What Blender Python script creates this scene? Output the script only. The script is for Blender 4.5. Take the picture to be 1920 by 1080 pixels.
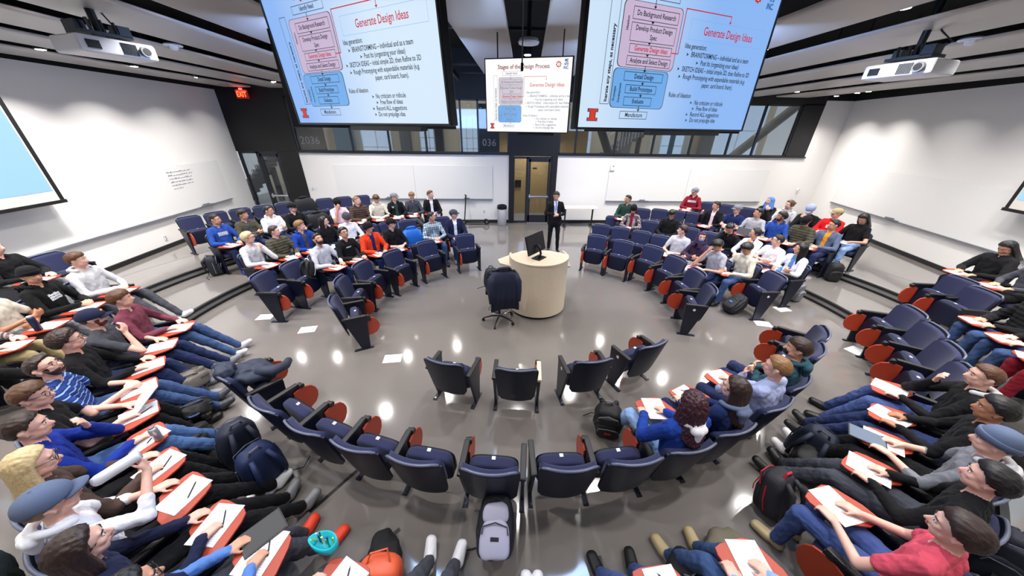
import bpy, bmesh, math, random
import numpy as np
from mathutils import Vector, Matrix, noise
from math import sin, cos, pi, radians, degrees, atan2, hypot, sqrt

for o in list(bpy.data.objects): bpy.data.objects.remove(o)
SC = bpy.context.scene
COL = SC.collection
random.seed(7)
TMP = bpy.data.scenes.new('workbench')      # scratch scene for evaluating modifiers, removed at the end

# ------------------------------------------------------------------ camera, view, world, lights
CAM_H = 3.35
cam_data = bpy.data.cameras.new('camera'); cam = bpy.data.objects.new('camera', cam_data); COL.objects.link(cam)
_p, _r, _y = .4726, .0144, -.0424
F_ = Vector((-sin(_y)*cos(_p), cos(_y)*cos(_p), -sin(_p)))
R0 = Vector((cos(_y), sin(_y), 0)); D0 = F_.cross(R0)
R_ = R0*cos(_r) - D0*sin(_r); D_ = R0*sin(_r) + D0*cos(_r)
cam.matrix_world = Matrix(((R_.x, -D_.x, -F_.x, 0), (R_.y, -D_.y, -F_.y, 0), (R_.z, -D_.z, -F_.z, CAM_H), (0, 0, 0, 1)))
cam_data.sensor_width = 36; cam_data.lens = 584.56/1920*36
cam_data.clip_start = .05; cam_data.clip_end = 200
SC.camera = cam
SC.view_settings.view_transform = 'Standard'; SC.view_settings.look = 'None'
SC.view_settings.gamma = 1; SC.view_settings.use_curve_mapping = False
SC.view_settings.exposure = 0.0
W = bpy.data.worlds.new('world'); SC.world = W; W.use_nodes = True
W.node_tree.nodes['Background'].inputs[0].default_value = (.92, .94, 1, 1)
W.node_tree.nodes['Background'].inputs[1].default_value = .6

def area_lamp(name, loc, size, power, col=(1, .94, .87), rot=(0, 0, 0), shape='DISK', spread=180, size_y=None):
    l = bpy.data.lights.new(name, 'AREA'); l.shape = shape; l.size = size; l.energy = power; l.color = col
    if size_y: l.size_y = size_y
    l.spread = radians(spread)
    o = bpy.data.objects.new(name, l); o.location = loc; o.rotation_euler = rot; COL.objects.link(o); return o

# daylight from the atrium skylight beyond the clerestory
area_lamp('atrium_daylight', (2, 15.2, 7.5), 16, 420, (1, .96, .92), (radians(-8), 0, 0), 'RECTANGLE', 180, 4)

# ------------------------------------------------------------------ materials
def lin(c): return tuple(((v/255)/12.92 if v <= 10 else ((v/255+.055)/1.055)**2.4) for v in c)
MATS = {}
def mat(name, rgb=None, rough=.6, metal=0, spec=.5, bump=0, bscale=60, emit=0, coat=0, sheen=0, srgb=True, tr=0, var=0, vscale=6):
    if name in MATS: return MATS[name]
    m = bpy.data.materials.new(name); m.use_nodes = True; nt = m.node_tree; b = nt.nodes['Principled BSDF']
    c = lin(rgb) if srgb else rgb
    b.inputs['Base Color'].default_value = (*c, 1); b.inputs['Roughness'].default_value = rough
    b.inputs['Metallic'].default_value = metal; b.inputs['Specular IOR Level'].default_value = spec
    b.inputs['Coat Weight'].default_value = coat; b.inputs['Sheen Weight'].default_value = sheen
    if tr: b.inputs['Transmission Weight'].default_value = tr
    if emit:
        b.inputs['Emission Color'].default_value = (*c, 1); b.inputs['Emission Strength'].default_value = emit
        b.inputs['Base Color'].default_value = (.02, .02, .02, 1)
    if bump or var:
        tc = nt.nodes.new('ShaderNodeTexCoord'); nz = nt.nodes.new('ShaderNodeTexNoise')
        nz.inputs['Scale'].default_value = bscale; nz.inputs['Detail'].default_value = 4
        nt.links.new(tc.outputs['Object'], nz.inputs['Vector'])
    if bump:
        bp = nt.nodes.new('ShaderNodeBump'); bp.inputs['Strength'].default_value = bump; bp.inputs['Distance'].default_value = .01
        nt.links.new(nz.outputs['Fac'], bp.inputs['Height']); nt.links.new(bp.outputs['Normal'], b.inputs['Normal'])
    if var:
        n2 = nt.nodes.new('ShaderNodeTexNoise'); n2.inputs['Scale'].default_value = vscale; n2.inputs['Detail'].default_value = 5
        nt.links.new(tc.outputs['Object'], n2.inputs['Vector'])
        mr = nt.nodes.new('ShaderNodeMapRange'); mr.inputs['To Min'].default_value = 1-var; mr.inputs['To Max'].default_value = 1+var
        nt.links.new(n2.outputs['Fac'], mr.inputs['Value'])
        mx = nt.nodes.new('ShaderNodeVectorMath'); mx.operation = 'SCALE'; mx.inputs[0].default_value = c
        nt.links.new(mr.outputs['Result'], mx.inputs['Scale']); nt.links.new(mx.outputs['Vector'], b.inputs['Base Color'])
    MATS[name] = m; return m

M_wall = mat('wall_paint', (232, 229, 225), .6, bump=.05, bscale=200)
M_board = mat('whiteboard_gloss', (228, 227, 224), .25)
M_black = mat('black_paint', (12, 12, 15), .55)
M_blackm = mat('black_metal', (14, 15, 20), .35, spec=.5)
M_fin = mat('ceiling_fin', (172, 168, 166), .38, spec=.5)
M_void = mat('ceiling_void', (5, 5, 6), .9)
M_floor = mat('polished_concrete', (117, 112, 109), .10, spec=.75, coat=.5, var=.08, vscale=1.3)
MATS['polished_concrete'].node_tree.nodes['Principled BSDF'].inputs['Coat Roughness'].default_value = .06
M_riser = mat('step_riser', (120, 118, 116), .4)
M_nosing = mat('step_nosing_rubber', (18, 18, 20), .5)
M_fab = mat('seat_fabric', (25, 31, 70), .88, sheen=.12, bump=.25, bscale=350)
M_shell = mat('seat_shell', (11, 17, 38), .5, spec=.3)
M_panel = mat('chair_standard', (12, 17, 36), .42)
M_armp = mat('armrest_black', (26, 25, 27), .5)
M_armc = mat('armrest_cream', (205, 200, 180), .5)
M_tab = mat('tablet_arm_orange', (168, 59, 35), .45)
M_chrome = mat('chrome', (200, 200, 205), .2, metal=1)
M_white = mat('white_plastic', (225, 226, 230), .4)
M_paper = mat('paper', (240, 240, 242), .75)
_nt = M_paper.node_tree; _b = _nt.nodes['Principled BSDF']; _tc = _nt.nodes.new('ShaderNodeTexCoord'); _w = _nt.nodes.new('ShaderNodeTexWave'); _w.bands_direction = 'Y'; _w.inputs['Scale'].default_value = 22; _w.inputs['Distortion'].default_value = .3
_r = _nt.nodes.new('ShaderNodeValToRGB'); _r.color_ramp.elements[0].position = .80; _r.color_ramp.elements[0].color = (*lin((240, 240, 242)), 1); _r.color_ramp.elements[1].position = .97; _r.color_ramp.elements[1].color = (*lin((206, 208, 214)), 1)
_nt.links.new(_tc.outputs['Object'], _w.inputs['Vector']); _nt.links.new(_w.outputs['Fac'], _r.inputs['Fac']); _nt.links.new(_r.outputs['Color'], _b.inputs['Base Color'])
M_lam = mat('cream_laminate', (222, 206, 182), .4, var=.04, vscale=14)
M_glass = mat('window_glass', (190, 200, 205), .03, tr=1)
M_frame = mat('window_frame_dark', (28, 32, 42), .4)
M_lens = mat('lamp_lens', (255, 240, 222), emit=18)
M_grayp = mat('gray_plastic', (110, 112, 118), .45)

# ------------------------------------------------------------------ mesh builder
class MB:
    def __init__(s): s.v = []; s.f = []; s.m = []; s.mats = []
    def mi(s, m):
        if m not in s.mats: s.mats.append(m)
        return s.mats.index(m)
    def add(s, vs, fs, m, M=None):
        n = len(s.v); k = s.mi(m)
        if M is not None: vs = [M @ Vector(v) for v in vs]
        s.v += [tuple(v) for v in vs]; s.f += [tuple(n+i for i in f) for f in fs]; s.m += [k]*len(fs); return s
    def box(s, c, d, m, M=None, rz=0):
        x, y, z = d[0]/2, d[1]/2, d[2]/2; cr, sr = cos(rz), sin(rz)
        vs = []
        for a in (-1, 1):
            for b in (-1, 1):
                for e in (-1, 1):
                    px, py = a*x, b*y
                    vs.append((c[0]+px*cr-py*sr, c[1]+px*sr+py*cr, c[2]+e*z))
        return s.add(vs, [(0, 1, 3, 2), (4, 6, 7, 5), (0, 4, 5, 1), (2, 3, 7, 6), (0, 2, 6, 4), (1, 5, 7, 3)], m, M)
    def prism(s, pts, t0, t1, m, axis='z', M=None):
        n = len(pts)
        def P(a, b, t): return {'z': (a, b, t), 'x': (t, a, b), 'y': (a, t, b)}[axis]
        vs = [P(a, b, t0) for a, b in pts] + [P(a, b, t1) for a, b in pts]
        fs = [tuple(range(n-1, -1, -1)), tuple(range(n, 2*n))] + [(i, (i+1) % n, n+(i+1) % n, n+i) for i in range(n)]
        return s.add(vs, fs, m, M)
    def rings(s, R, m, M=None, closed=True, caps=True):
        n = len(R[0]); vs = [p for r in R for p in r]; fs = []
        for i in range(len(R)-1):
            for j in range(n if closed else n-1):
                k = (j+1) % n; fs.append((i*n+j, i*n+k, (i+1)*n+k, (i+1)*n+j))
        if caps and closed: fs += [tuple(range(n-1, -1, -1)), tuple((len(R)-1)*n+j for j in range(n))]
        return s.add(vs, fs, m, M)
    def lathe(s, prof, m, M=None, n=24, c=(0, 0)):
        return s.rings([[(c[0]+r*cos(2*pi*j/n), c[1]+r*sin(2*pi*j/n), z) for j in range(n)] for r, z in prof], m, M)
    def cyl(s, a, b, r, m, n=10, r2=None, M=None):
        a = Vector(a); b = Vector(b); d = (b-a).normalized(); u = d.orthogonal().normalized(); w = d.cross(u)
        r2 = r if r2 is None else r2
        return s.rings([[p+(u*cos(2*pi*j/n)+w*sin(2*pi*j/n))*q for j in range(n)] for p, q in ((a, r), (b, r2))], m, M)
    def tube(s, pts, r, m, n=8, M=None):
        pts = [Vector(p) for p in pts]; R = []
        u = None
        for i, p in enumerate(pts):
            d = (pts[min(i+1, len(pts)-1)]-pts[max(i-1, 0)]).normalized()
            u = d.orthogonal().normalized() if u is None else (u-d*u.dot(d)).normalized()
            w = d.cross(u); q = r[i] if isinstance(r, (list, tuple)) else r
            R.append([p+(u*cos(2*pi*j/n)+w*sin(2*pi*j/n))*q for j in range(n)])
        return s.rings(R, m, M)
    def torus(s, c, R, r, m, n=24, k=8, M=None, axis='z'):
        vs = []; fs = []
        for i in range(n):
            a = 2*pi*i/n
            for j in range(k):
                b = 2*pi*j/k; q = R+r*cos(b)
                p = (q*cos(a), q*sin(a), r*sin(b))
                if axis == 'y': p = (p[0], p[2], p[1])
                if axis == 'x': p = (p[2], p[0], p[1])
                vs.append((c[0]+p[0], c[1]+p[1], c[2]+p[2]))
                fs.append((i*k+j, ((i+1) % n)*k+j, ((i+1) % n)*k+(j+1) % k, i*k+(j+1) % k))
        return s.add(vs, fs, m, M)
    def ell(s, c, r, m, n=14, k=10, M=None, p=2.0):
        def sp(x): return math.copysign(abs(x)**(2/p), x)
        R = []
        for i in range(1, k):
            a = -pi/2+pi*i/k
            R.append([(c[0]+r[0]*sp(cos(a))*sp(cos(2*pi*j/n)), c[1]+r[1]*sp(cos(a))*sp(sin(2*pi*j/n)), c[2]+r[2]*sp(sin(a))) for j in range(n)])
        vs = [q for t in R for q in t]; fs = []
        for i in range(len(R)-1):
            for j in range(n):
                e = (j+1) % n; fs.append((i*n+j, i*n+e, (i+1)*n+e, (i+1)*n+j))
        b = len(vs); vs += [(c[0], c[1], c[2]-r[2]), (c[0], c[1], c[2]+r[2])]
        for j in range(n):
            e = (j+1) % n; fs.append((b, e, j)); fs.append((b+1, (len(R)-1)*n+j, (len(R)-1)*n+e))
        return s.add(vs, fs, m, M)
    def mesh(s, name, smooth=False, bevel=0, seg=2):
        me = bpy.data.meshes.new(name); me.from_pydata(s.v, [], s.f)
        for m in s.mats: me.materials.append(m)
        me.polygons.foreach_set('material_index', s.m)
        bm = bmesh.new(); bm.from_mesh(me); bmesh.ops.recalc_face_normals(bm, faces=bm.faces)
        if bevel: bmesh.ops.bevel(bm, geom=[e for e in bm.edges if len(e.link_faces) == 2 and e.calc_face_angle(0) > .6], offset=bevel, segments=seg, affect='EDGES', profile=.6, clamp_overlap=True)
        bm.to_mesh(me); bm.free()
        if smooth: me.shade_smooth() if hasattr(me, 'shade_smooth') else me.polygons.foreach_set('use_smooth', [True]*len(me.polygons))
        me.update(); return me
    def build(s, name, parent=None, smooth=False, bevel=0, seg=2, **kw):
        return link(name, s.mesh(name, smooth, bevel, seg), parent, **kw)

def link(name, me, parent=None, loc=None, rotz=None, M=None):
    o = bpy.data.objects.new(name, me); COL.objects.link(o)
    if parent: o.parent = parent
    if loc is not None: o.location = loc
    if rotz is not None: o.rotation_euler = (0, 0, rotz)
    if M is not None: o.matrix_local = M
    return o
def smooth_angle(me, ang=40):
    bm = bmesh.new(); bm.from_mesh(me)
    for f in bm.faces: f.smooth = True
    for e in bm.edges:
        if len(e.link_faces) == 2 and e.calc_face_angle(0) > radians(ang): e.smooth = False
    bm.to_mesh(me); bm.free(); return me
def tag(o, label, cat, group=None, kind=None):
    if label: o['label'] = label
    if cat: o['category'] = cat
    if group: o['group'] = group
    if kind: o['kind'] = kind
    return o
def struct(o, label=None): o['kind'] = 'structure'; 
def empty(name, loc, rz=0):
    o = bpy.data.objects.new(name, None); COL.objects.link(o); o.location = loc; o.rotation_euler = (0, 0, rz); return o
def text_into(mb, s, size, m, M, align='LEFT', squeeze=1.0, bold=0):
    cu = bpy.data.curves.new('t', 'FONT'); cu.body = s; cu.size = size; cu.align_x = align; cu.resolution_u = 2
    if bold: cu.offset = bold
    ob = bpy.data.objects.new('t', cu); TMP.collection.objects.link(ob); TMP.view_layers[0].update()
    me = bpy.data.meshes.new_from_object(ob.evaluated_get(TMP.view_layers[0].depsgraph))
    mb.add([(v.co.x*squeeze, v.co.y, 0) for v in me.vertices], [tuple(p.vertices) for p in me.polygons], m, M)
    bpy.data.objects.remove(ob); bpy.data.curves.remove(cu); bpy.data.meshes.remove(me)

# ------------------------------------------------------------------ the room
YB = 12.28; ZC = 4.4; ZV = 5.6
def xl(y): return -9.25+(YB-y)*.068
def xr(y): return 12.47-(YB-y)*.273
EC = (.55, 5.4)
YF = -7.0
mb = MB(); mb.add([(xl(YF)-.3, YF, 0), (xr(YF)+.3, YF, 0), (xr(YB)+.2, YB+.0, 0), (xl(YB)-.2, YB, 0)], [(0, 1, 2, 3)], M_floor)
o = mb.build('floor'); struct(o)
def tier(rx, ry, z0, z1, name, back=True):
    # ring from ellipse outward to the walls, cut open at the back centre; riser with rubber nosing and dark base
    mb = MB(); n = 150; a0 = radians(90+24); a1 = radians(90-28+360)
    inner = []
    for i in range(n+1):
        a = a0+(a1-a0)*i/n; inner.append((EC[0]+rx*cos(a), EC[1]+ry*sin(a), a))
    def outer(a):
        dx, dy = cos(a)*rx, sin(a)*ry; t = 60
        for k in range(1, 400):
            s = 1+k*.02; x, y = EC[0]+dx*s, EC[1]+dy*s
            if y > YB-.02 or y < YF+.02 or x < xl(y)+.01 or x > xr(y)-.01: t = s; break
        return (EC[0]+dx*t, EC[1]+dy*t)
    T = []; 
    for i in range(n):
        (x0, y0, a), (x1, y1, b) = inner[i], inner[i+1]; p, q = outer(a), outer(b)
        mb.add([(x0, y0, z1), (x1, y1, z1), (q[0], q[1], z1), (p[0], p[1], z1)], [(0, 1, 2, 3)], M_floor)
        for za, zb, m, off in ((z0, z0+.05, M_nosing, .004), (z0+.05, z1-.05, M_riser, 0), (z1-.05, z1+.002, M_nosing, .006)):
            fx0, fy0 = x0-off*cos(a), y0-off*sin(a); fx1, fy1 = x1-off*cos(b), y1-off*sin(b)
            mb.add([(fx0, fy0, za), (fx1, fy1, za), (fx1, fy1, zb), (fx0, fy0, zb)], [(0, 1, 2, 3)], m)
        mb.add([(x0-.006*cos(a), y0-.006*sin(a), z1+.002), (x1-.006*cos(b), y1-.006*sin(b), z1+.002), (x1+.05*cos(b), y1+.05*sin(b), z1+.002), (x0+.05*cos(a), y0+.05*sin(a), z1+.002)], [(0, 1, 2, 3)], M_nosing)
    for e in (inner[0], inner[-1]):
        p = outer(e[2]); mb.add([(e[0], e[1], z0), (p[0], p[1], z0), (p[0], p[1], z1), (e[0], e[1], z1)], [(0, 1, 2, 3)], M_riser)
    o = mb.build(name); struct(o)
tier(6.42, 5.15, 0, .17, 'floor_tier')
tier(7.85, 6.3, .17, .34, 'floor_tier')
# joint line across the top tier
mb = MB()
for i in range(120):
    a, b = radians(118+304*i/120), radians(118+304*(i+1)/120)
    P = [(EC[0]+r*8.95/8.95*cos(t), EC[1]+(r-1.75)*sin(t)) for t in (a, b) for r in (8.95, 8.965)]
    if all(p[1] < YB-.1 and p[1] > YF+.1 and xl(p[1])+.02 < p[0] < xr(p[1])-.02 for p in P):
        mb.add([(P[0][0], P[0][1], .3415), (P[2][0], P[2][1], .3415), (P[3][0], P[3][1], .3415), (P[1][0], P[1][1], .3415)], [(0, 1, 2, 3)], M_grayp)
o = mb.build('trim_1'); struct(o)

def wall_quad(name, pts, m=M_wall, th=.15, out=(0, 1)):
    mb = MB(); ox, oy = out[0]*th, out[1]*th
    vs = list(pts)+[(p[0]+ox, p[1]+oy, p[2]) for p in pts]; n = len(pts)
    mb.add(vs, [tuple(range(n)), tuple(range(2*n-1, n-1, -1))]+[(i, n+i, n+(i+1) % n, (i+1) % n) for i in range(n)], m)
    o = mb.build(name); struct(o); return o
ZT = 4.36
wall_quad('wall_left', [(xl(YF), YF, 0), (xl(YB), YB, 0), (xl(YB), YB, ZT), (xl(YF), YF, ZT)], out=(-1, 0))
wall_quad('wall_right', [(xr(YF), YF, 0), (xr(YB), YB, 0), (xr(YB), YB, ZT), (xr(YF), YF, ZT)], out=(1, 0))
wall_quad('wall_left_upper', [(xl(YF), YF, ZT), (xl(YB), YB, ZT), (xl(YB), YB, ZV), (xl(YF), YF, ZV)], M_void, out=(-1, 0))
wall_quad('wall_right_upper', [(xr(YF), YF, ZT), (xr(YB), YB, ZT), (xr(YB), YB, ZV), (xr(YF), YF, ZV)], M_void, out=(1, 0))
wall_quad('wall_behind', [(xl(YF), YF, 0), (xr(YF), YF, 0), (xr(YF), YF, ZV), (xl(YF), YF, ZV)], out=(0, -1))
ZS = 2.54
def back(name, x0, x1, z0, z1, m=M_wall, th=.18, y=YB): return wall_quad(name, [(x0, y, z0), (x1, y, z0), (x1, y, z1), (x0, y, z1)], m, th)
back('wall_back', -7.13, .34, 0, ZS-.04); back('wall_back_right', 2.13, 11.46, 0, ZS-.04); back('wall_back_corner', 11.46, 12.6, 0, ZT)
back('wall_back_black', -9.4, -7.13, 2.52, ZV, M_black); back('wall_back_band', -7.13, 11.46, 4.22, ZV, M_black)
back('wall_back_corner_upper', 11.46, 12.6, ZT, ZV, M_void)
back('wall_column_left', -7.80, -7.12, 0, 2.54, M_black, .22, YB-.02)
back('wall_column_head', .34, 2.13, 2.46, 4.3, M_black, .25, YB-.05)
back('wall_column_side', .34, .52, 0, 2.46, M_black, .25, YB-.05); back('wall_column_jamb', 1.93, 2.13, 0, 2.46, M_black, .25, YB-.05)
mb = MB(); mb.box((-3.4, YB-.01, ZS-.02), (7.48, .1, .05), M_blackm); mb.box((6.8, YB-.01, ZS-.02), (9.34, .1, .05), M_blackm); struct(mb.build('trim_2'))
# baseboards
mb = MB(); mb.box((-3.4, YB-.012, .06), (7.46, .02, .12), M_nosing); mb.box((7.3, YB-.012, .06), (10.3, .02, .12), M_nosing); struct(mb.build('baseboard_back'))
for nm, fx, s in (('baseboard_left', xl, 1), ('baseboard_right', xr, -1)):
    mb = MB(); mb.add([(fx(YF)+s*.012, YF, .34), (fx(YB)+s*.012, YB, .34), (fx(YB)+s*.012, YB, .45), (fx(YF)+s*.012, YF, .45), (fx(YF)+s*.03, YF, .34), (fx(YB)+s*.03, YB, .34), (fx(YB)+s*.03, YB, .44), (fx(YF)+s*.03, YF, .44)], [(4, 5, 6, 7), (7, 6, 2, 3)], M_nosing); struct(mb.build(nm))

# ceiling: black void plus long pale fins running front to back
mb = MB(); mb.add([(xl(YF)-.3, YF, ZV), (xr(YF)+.3, YF, ZV), (xr(YB)+.3, YB+.2, ZV), (xl(YB)-.3, YB+.2, ZV)], [(3, 2, 1, 0)], M_void); struct(mb.build('ceiling'))
def fin(x0, x1, y0, y1, x0b=None, x1b=None):
    x0b = x0 if x0b is None else x0b; x1b = x1 if x1b is None else x1b
    mb = MB(); n = 8; th = .012; R = []
    for y, a, b in ((y0, x0, x1), (y1, x0b, x1b)):
        w = b-a; top = []; bot = []
        prof = [(0, .034), (.008, .014), (.03, .003), (.08, 0), (.5, 0), (.92, 0), (.97, .003), (.992, .014), (1, .034)]
        for t, dz in prof: bot.append((a+w*t, y, ZC+dz))
        for t, dz in reversed(prof): top.append((a+w*(.03+t*.94), y, ZC+dz+th))
        R.append(bot+top)
    mb.rings(R, M_fin)
    o = mb.build('ceiling_fin'); smooth_angle(o.data, 30)
    return o
FIN_L = [(-8.65, -7.8), (-7.27, -6.42), (-6.0, -5.15), (-4.72, -3.78), (-3.36, -2.4)]
FIN_R = [(2.98, 3.86), (4.42, 5.5), (5.98, 7.05), (7.62, 8.65), (9.25, 10.4)]
names_l = ['nearest the left wall', 'second from the left wall', 'third from the left wall', 'fourth from the left wall', 'fifth from the left wall']
for i, (a, b) in enumerate(FIN_L):
    y0 = YF+.3
    tag(fin(a, b, y0, YB-.4), 'long pale ceiling fin, '+names_l[i], 'ceiling panel', 'ceiling fins')
for i, (a, b) in enumerate(FIN_R):
    y0 = YF+.3
    if i == 4: y0 = 5.2
    tag(fin(a, b, y0, YB-.4), 'long pale ceiling fin, '+['right of the hanging displays', 'second right of the hanging displays', 'third right of the hanging displays', 'second from the right wall', 'nearest the right wall'][i], 'ceiling panel', 'ceiling fins')
tag(fin(-.66, 0.0, 3.2, 8.2, -.34, .36), 'short wide ceiling panel left of the central black gap', 'ceiling panel', 'ceiling fins')
tag(fin(.43, .98, 3.2, 8.2, .86, 1.66), 'short wide ceiling panel right of the central black gap', 'ceiling panel', 'ceiling fins')
mb = MB()
for y in (4.9, 6.2, 9.4, 10.8): mb.box((.5, y, 4.75), (5, .04, .04), M_blackm)
mb.box((-1.2, 8, 4.65), (.06, 6, .12), M_blackm); mb.box((1.9, 8, 4.65), (.06, 6, .12), M_blackm)
struct(mb.build('trim_3'))

# downlights: can, glowing lens, and the lamp inside
def downlight(x, y, z, where, power=34, r=.058, spread=122, warm=(1, .965, .935), tilt=None):
    e = empty('downlight', (x, y, z)); tag(e, 'round recessed downlight '+where, 'ceiling light', 'ceiling downlights')
    mb = MB(); mb.lathe([(r*1.25, 0), (r*1.3, .01), (r*1.25, .22), (.012, .24), (.012, ZV-z)], M_blackm, n=20); mb.build('can', e)
    mb = MB(); mb.lathe([(r, -.006), (r, .004)], M_lens, n=20); mb.build('lens', e)
    l = bpy.data.lights.new('downlight_lamp', 'AREA'); l.shape = 'DISK'; l.size = 2*r; l.energy = power; l.color = warm; l.spread = radians(spread)
    o = bpy.data.objects.new('downlight_lamp', l); COL.objects.link(o); o.parent = e; o.location = (0, 0, -.012)
    if tilt: o.rotation_euler = tilt
DL = []
for gx in (-7.53, -6.2, -4.94, -3.56):
    for y in (-3.5, -.5, 2.2, 4.6, 7.0, 9.6): DL.append((gx, y))
for gx in (4.14, 5.74, 7.33, 8.95):
    for y in (-3.5, -.5, 2.2, 4.0, 5.9, 8.2, 10.4):
        if gx > 8 and y < 3.5: continue
        DL.append((gx, y))
for y in (-3, -.8, 1.6): DL.append((-1.2, y)); DL.append((2.3, y))
for y in (4.4, 7.6, 10.2): DL.append((-1.75, y)); DL.append((2.3, y))
seen = {}
for i, (x, y) in enumerate(DL):
    side = 'in the left half of the ceiling' if x < .5 else 'in the right half of the ceiling'
    downlight(x, y, ZC+.10, side+' between the fins', 34 if y > 1 else 17)
for y in (3.95, 6.7, 9.2): downlight(.38+.07*(y-5), y, 4.5, 'in the central black gap above the small display')
# wall-washers: the same small cans near the walls with their lamps turned to the wall
for i, y in enumerate((-2.5, .3, 1.9, 3.5, 5.1, 6.7, 8.3, 9.9, 11.3)):
    x = xl(y)+1.25
    downlight(x, y, ZC+.02, 'in the slot nearest the left wall', 33, spread=88, tilt=(0, radians(20), 0))
for i, y in enumerate((-.5, 1.6, 3.3, 5.0, 6.7, 8.4, 10.1, 11.4)):
    x = xr(y)-1.35
    downlight(x, y, ZC+.02, 'in the slot nearest the right wall', 35, spread=88, tilt=(0, radians(-20), 0))
for x in (-6.4, -4.9, -3.5, -1.9, 2.6, 4.15, 5.75, 7.35, 9.0, 10.9):
    downlight(x, YB-1.5, ZC+.05, 'in front of the back wall', 22, spread=92, tilt=(radians(17), 0, 0))

# ------------------------------------------------------------------ clerestory glazing and the atrium beyond
def window(name, x0, x1, mull, z0=ZS, z1=4.22):
    fr = MB(); fr.box(((x0+x1)/2, YB+.06, z0+.02), (x1-x0, .08, .05), M_frame); fr.box(((x0+x1)/2, YB+.06, z1-.02), (x1-x0, .08, .05), M_frame)
    for x in [x0+.02]+mull+[x1-.02]: fr.box((x, YB+.06, (z0+z1)/2), (.06, .08, z1-z0), M_frame)
    f = fr.build(name); struct(f)
    g = MB(); g.box(((x0+x1)/2, YB+.06, (z0+z1)/2), (x1-x0-.02, .008, z1-z0-.02), M_glass); g.build('pane', f)
window('window_1', -7.12, .33, [-5.2, -3.9, -2.6, -1.35, -.75])
window('window_2', 2.14, 10.7, [2.75, 4.2, 5.6, 7.0, 8.4, 9.4])
back('wall_back_end', 10.7, 11.46, 2.5, 4.25, M_black)
for s, x in (('2036', -6.98), ('036', -.62)):
    mb = MB(); text_into(mb, s, .34, mat('frosted_lettering', (128, 130, 136), .6), Matrix.Translation((x, YB+.05, 2.78)) @ Matrix.Rotation(pi/2, 4, 'X'))
    if s == '036': pass
    tag(mb.build('room_number_sign'), 'grey room number 2036 on the glass left of the left display' if s == '2036' else 'grey number 036 on the glass left of the black column', 'sign', 'room numbers on glass')
mb = MB(); mb.box((-6.6, YB+.1, 3.3), (.95, .02, 1.6), M_black); mb.box((-.38, YB+.1, 3.3), (.75, .02, 1.6), M_frame); struct(mb.build('trim_4'))
# atrium
M_at = mat('atrium_cream', (214, 200, 176), .7); M_atg = mat('atrium_grey', (108, 108, 110), .6); M_atf = mat('atrium_floor', (150, 150, 152), .3)
M_sky = mat('atrium_bright_pane', (196, 214, 240), emit=1.0); M_conc = mat('concrete_beam', (128, 124, 118), .7)
mb = MB(); mb.add([(-13, 12.5, -.01), (15, 12.5, -.01), (15, 20, -.01), (-13, 20, -.01)], [(0, 1, 2, 3)], M_atf); struct(mb.build('floor_atrium'))
mb = MB(); mb.box((1, 19, 4), (28, .2, 8), M_at)
struct(mb.build('wall_atrium'))
mb = MB()
for x, w, h in ((-10.4, 1.4, 5), (-8.2, .9, 5), (-5.0, .5, 6), (-3.2, .4, 6), (2.9, .5, 6), (6.9, .5, 6), (11.4, .6, 6)): mb.box((x, 18.6, h/2), (w, .4, h), M_atg if abs(x) > 4 else M_frame)
struct(mb.build('trim_5'))
def at_window(x, z, w, h, nx, nz, lab):
    e = MB(); e.box((x, 18.86, z), (w+.12, .08, h+.12), M_white); o = e.build('window_frame'); tag(o, lab, 'window', 'bright windows across the atrium')
    p = MB(); p.box((x, 18.80, z), (w, .03, h), M_sky); p.build('pane', o)
    g = MB()
    for i in range(1, nx): g.box((x-w/2+w*i/nx, 18.77, z), (.04, .03, h), M_white)
    for i in range(1, nz): g.box((x, 18.77, z-h/2+h*i/nz), (w, .03, .04), M_white)
    g.build('muntins', o)
at_window(-6.6, 2.9, 1.5, 3.2, 2, 3, 'tall bright window across the atrium, left of its dark pier')
at_window(-3.9, 2.6, .7, 2.6, 3, 5, 'narrow gridded window across the atrium behind the left display')
at_window(-1.6, 2.6, 1.0, 2.6, 3, 5, 'gridded bright window across the atrium just left of the small display')
at_window(4.4, 2.4, 1.2, 2.8, 2, 3, 'bright window across the atrium right of the black column')
at_window(9.6, 2.6, 1.2, 3.0, 2, 2, 'bright window across the atrium right of the stairs')
at_window(13.2, 3.4, 2.6, 3.4, 2, 2, 'wide pale window across the atrium, rightmost')
# stairs with railing in the atrium
def stair(name, x0, x1, z0, z1, y, lab):
    e = empty(name, (x0, y, z0)); tag(e, lab, 'staircase')
    L = hypot(x1-x0, z1-z0); s = MB(); n = 14
    for i in range(n): s.box(((x1-x0)*(i+.5)/n, .5, (z1-z0)*(i+.5)/n), (abs(x1-x0)/n+.02, 1.2, .16), M_atg)
    s.build('treads', e)
    st = MB(); [st.box(((x1-x0)*k, 1.0, (z1-z0)*k/2-z0/2), (.18, .18, (z1-z0)*k+z0-.05), M_frame) for k in (.04, .5, .96)]; st.build('support_posts', e)
    r = MB(); r.cyl((0, -.1, .95), (x1-x0, -.1, z1-z0+.95), .03, M_white, 6)
    for i in range(26): x = (x1-x0)*i/25; zz = (z1-z0)*i/25; r.cyl((x, -.1, zz), (x, -.1, zz+.95), .014, M_white, 5)
    r.build('railing', e)
stair('staircase', 5.0, 8.6, 2.2, 4.6, 15.6, 'atrium staircase with white railing behind the right display')
stair('staircase', -12.2, -9.4, 0.2, 3.0, 15.2, 'atrium staircase seen through the left glass door')
mb = MB(); mb.cyl((7.5, 14.2, 0), (13.2, 14.2, 5.4), .18, M_conc, 10); tag(mb.build('diagonal_brace'), 'diagonal grey steel brace in the atrium behind the right end window', 'beam')
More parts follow.
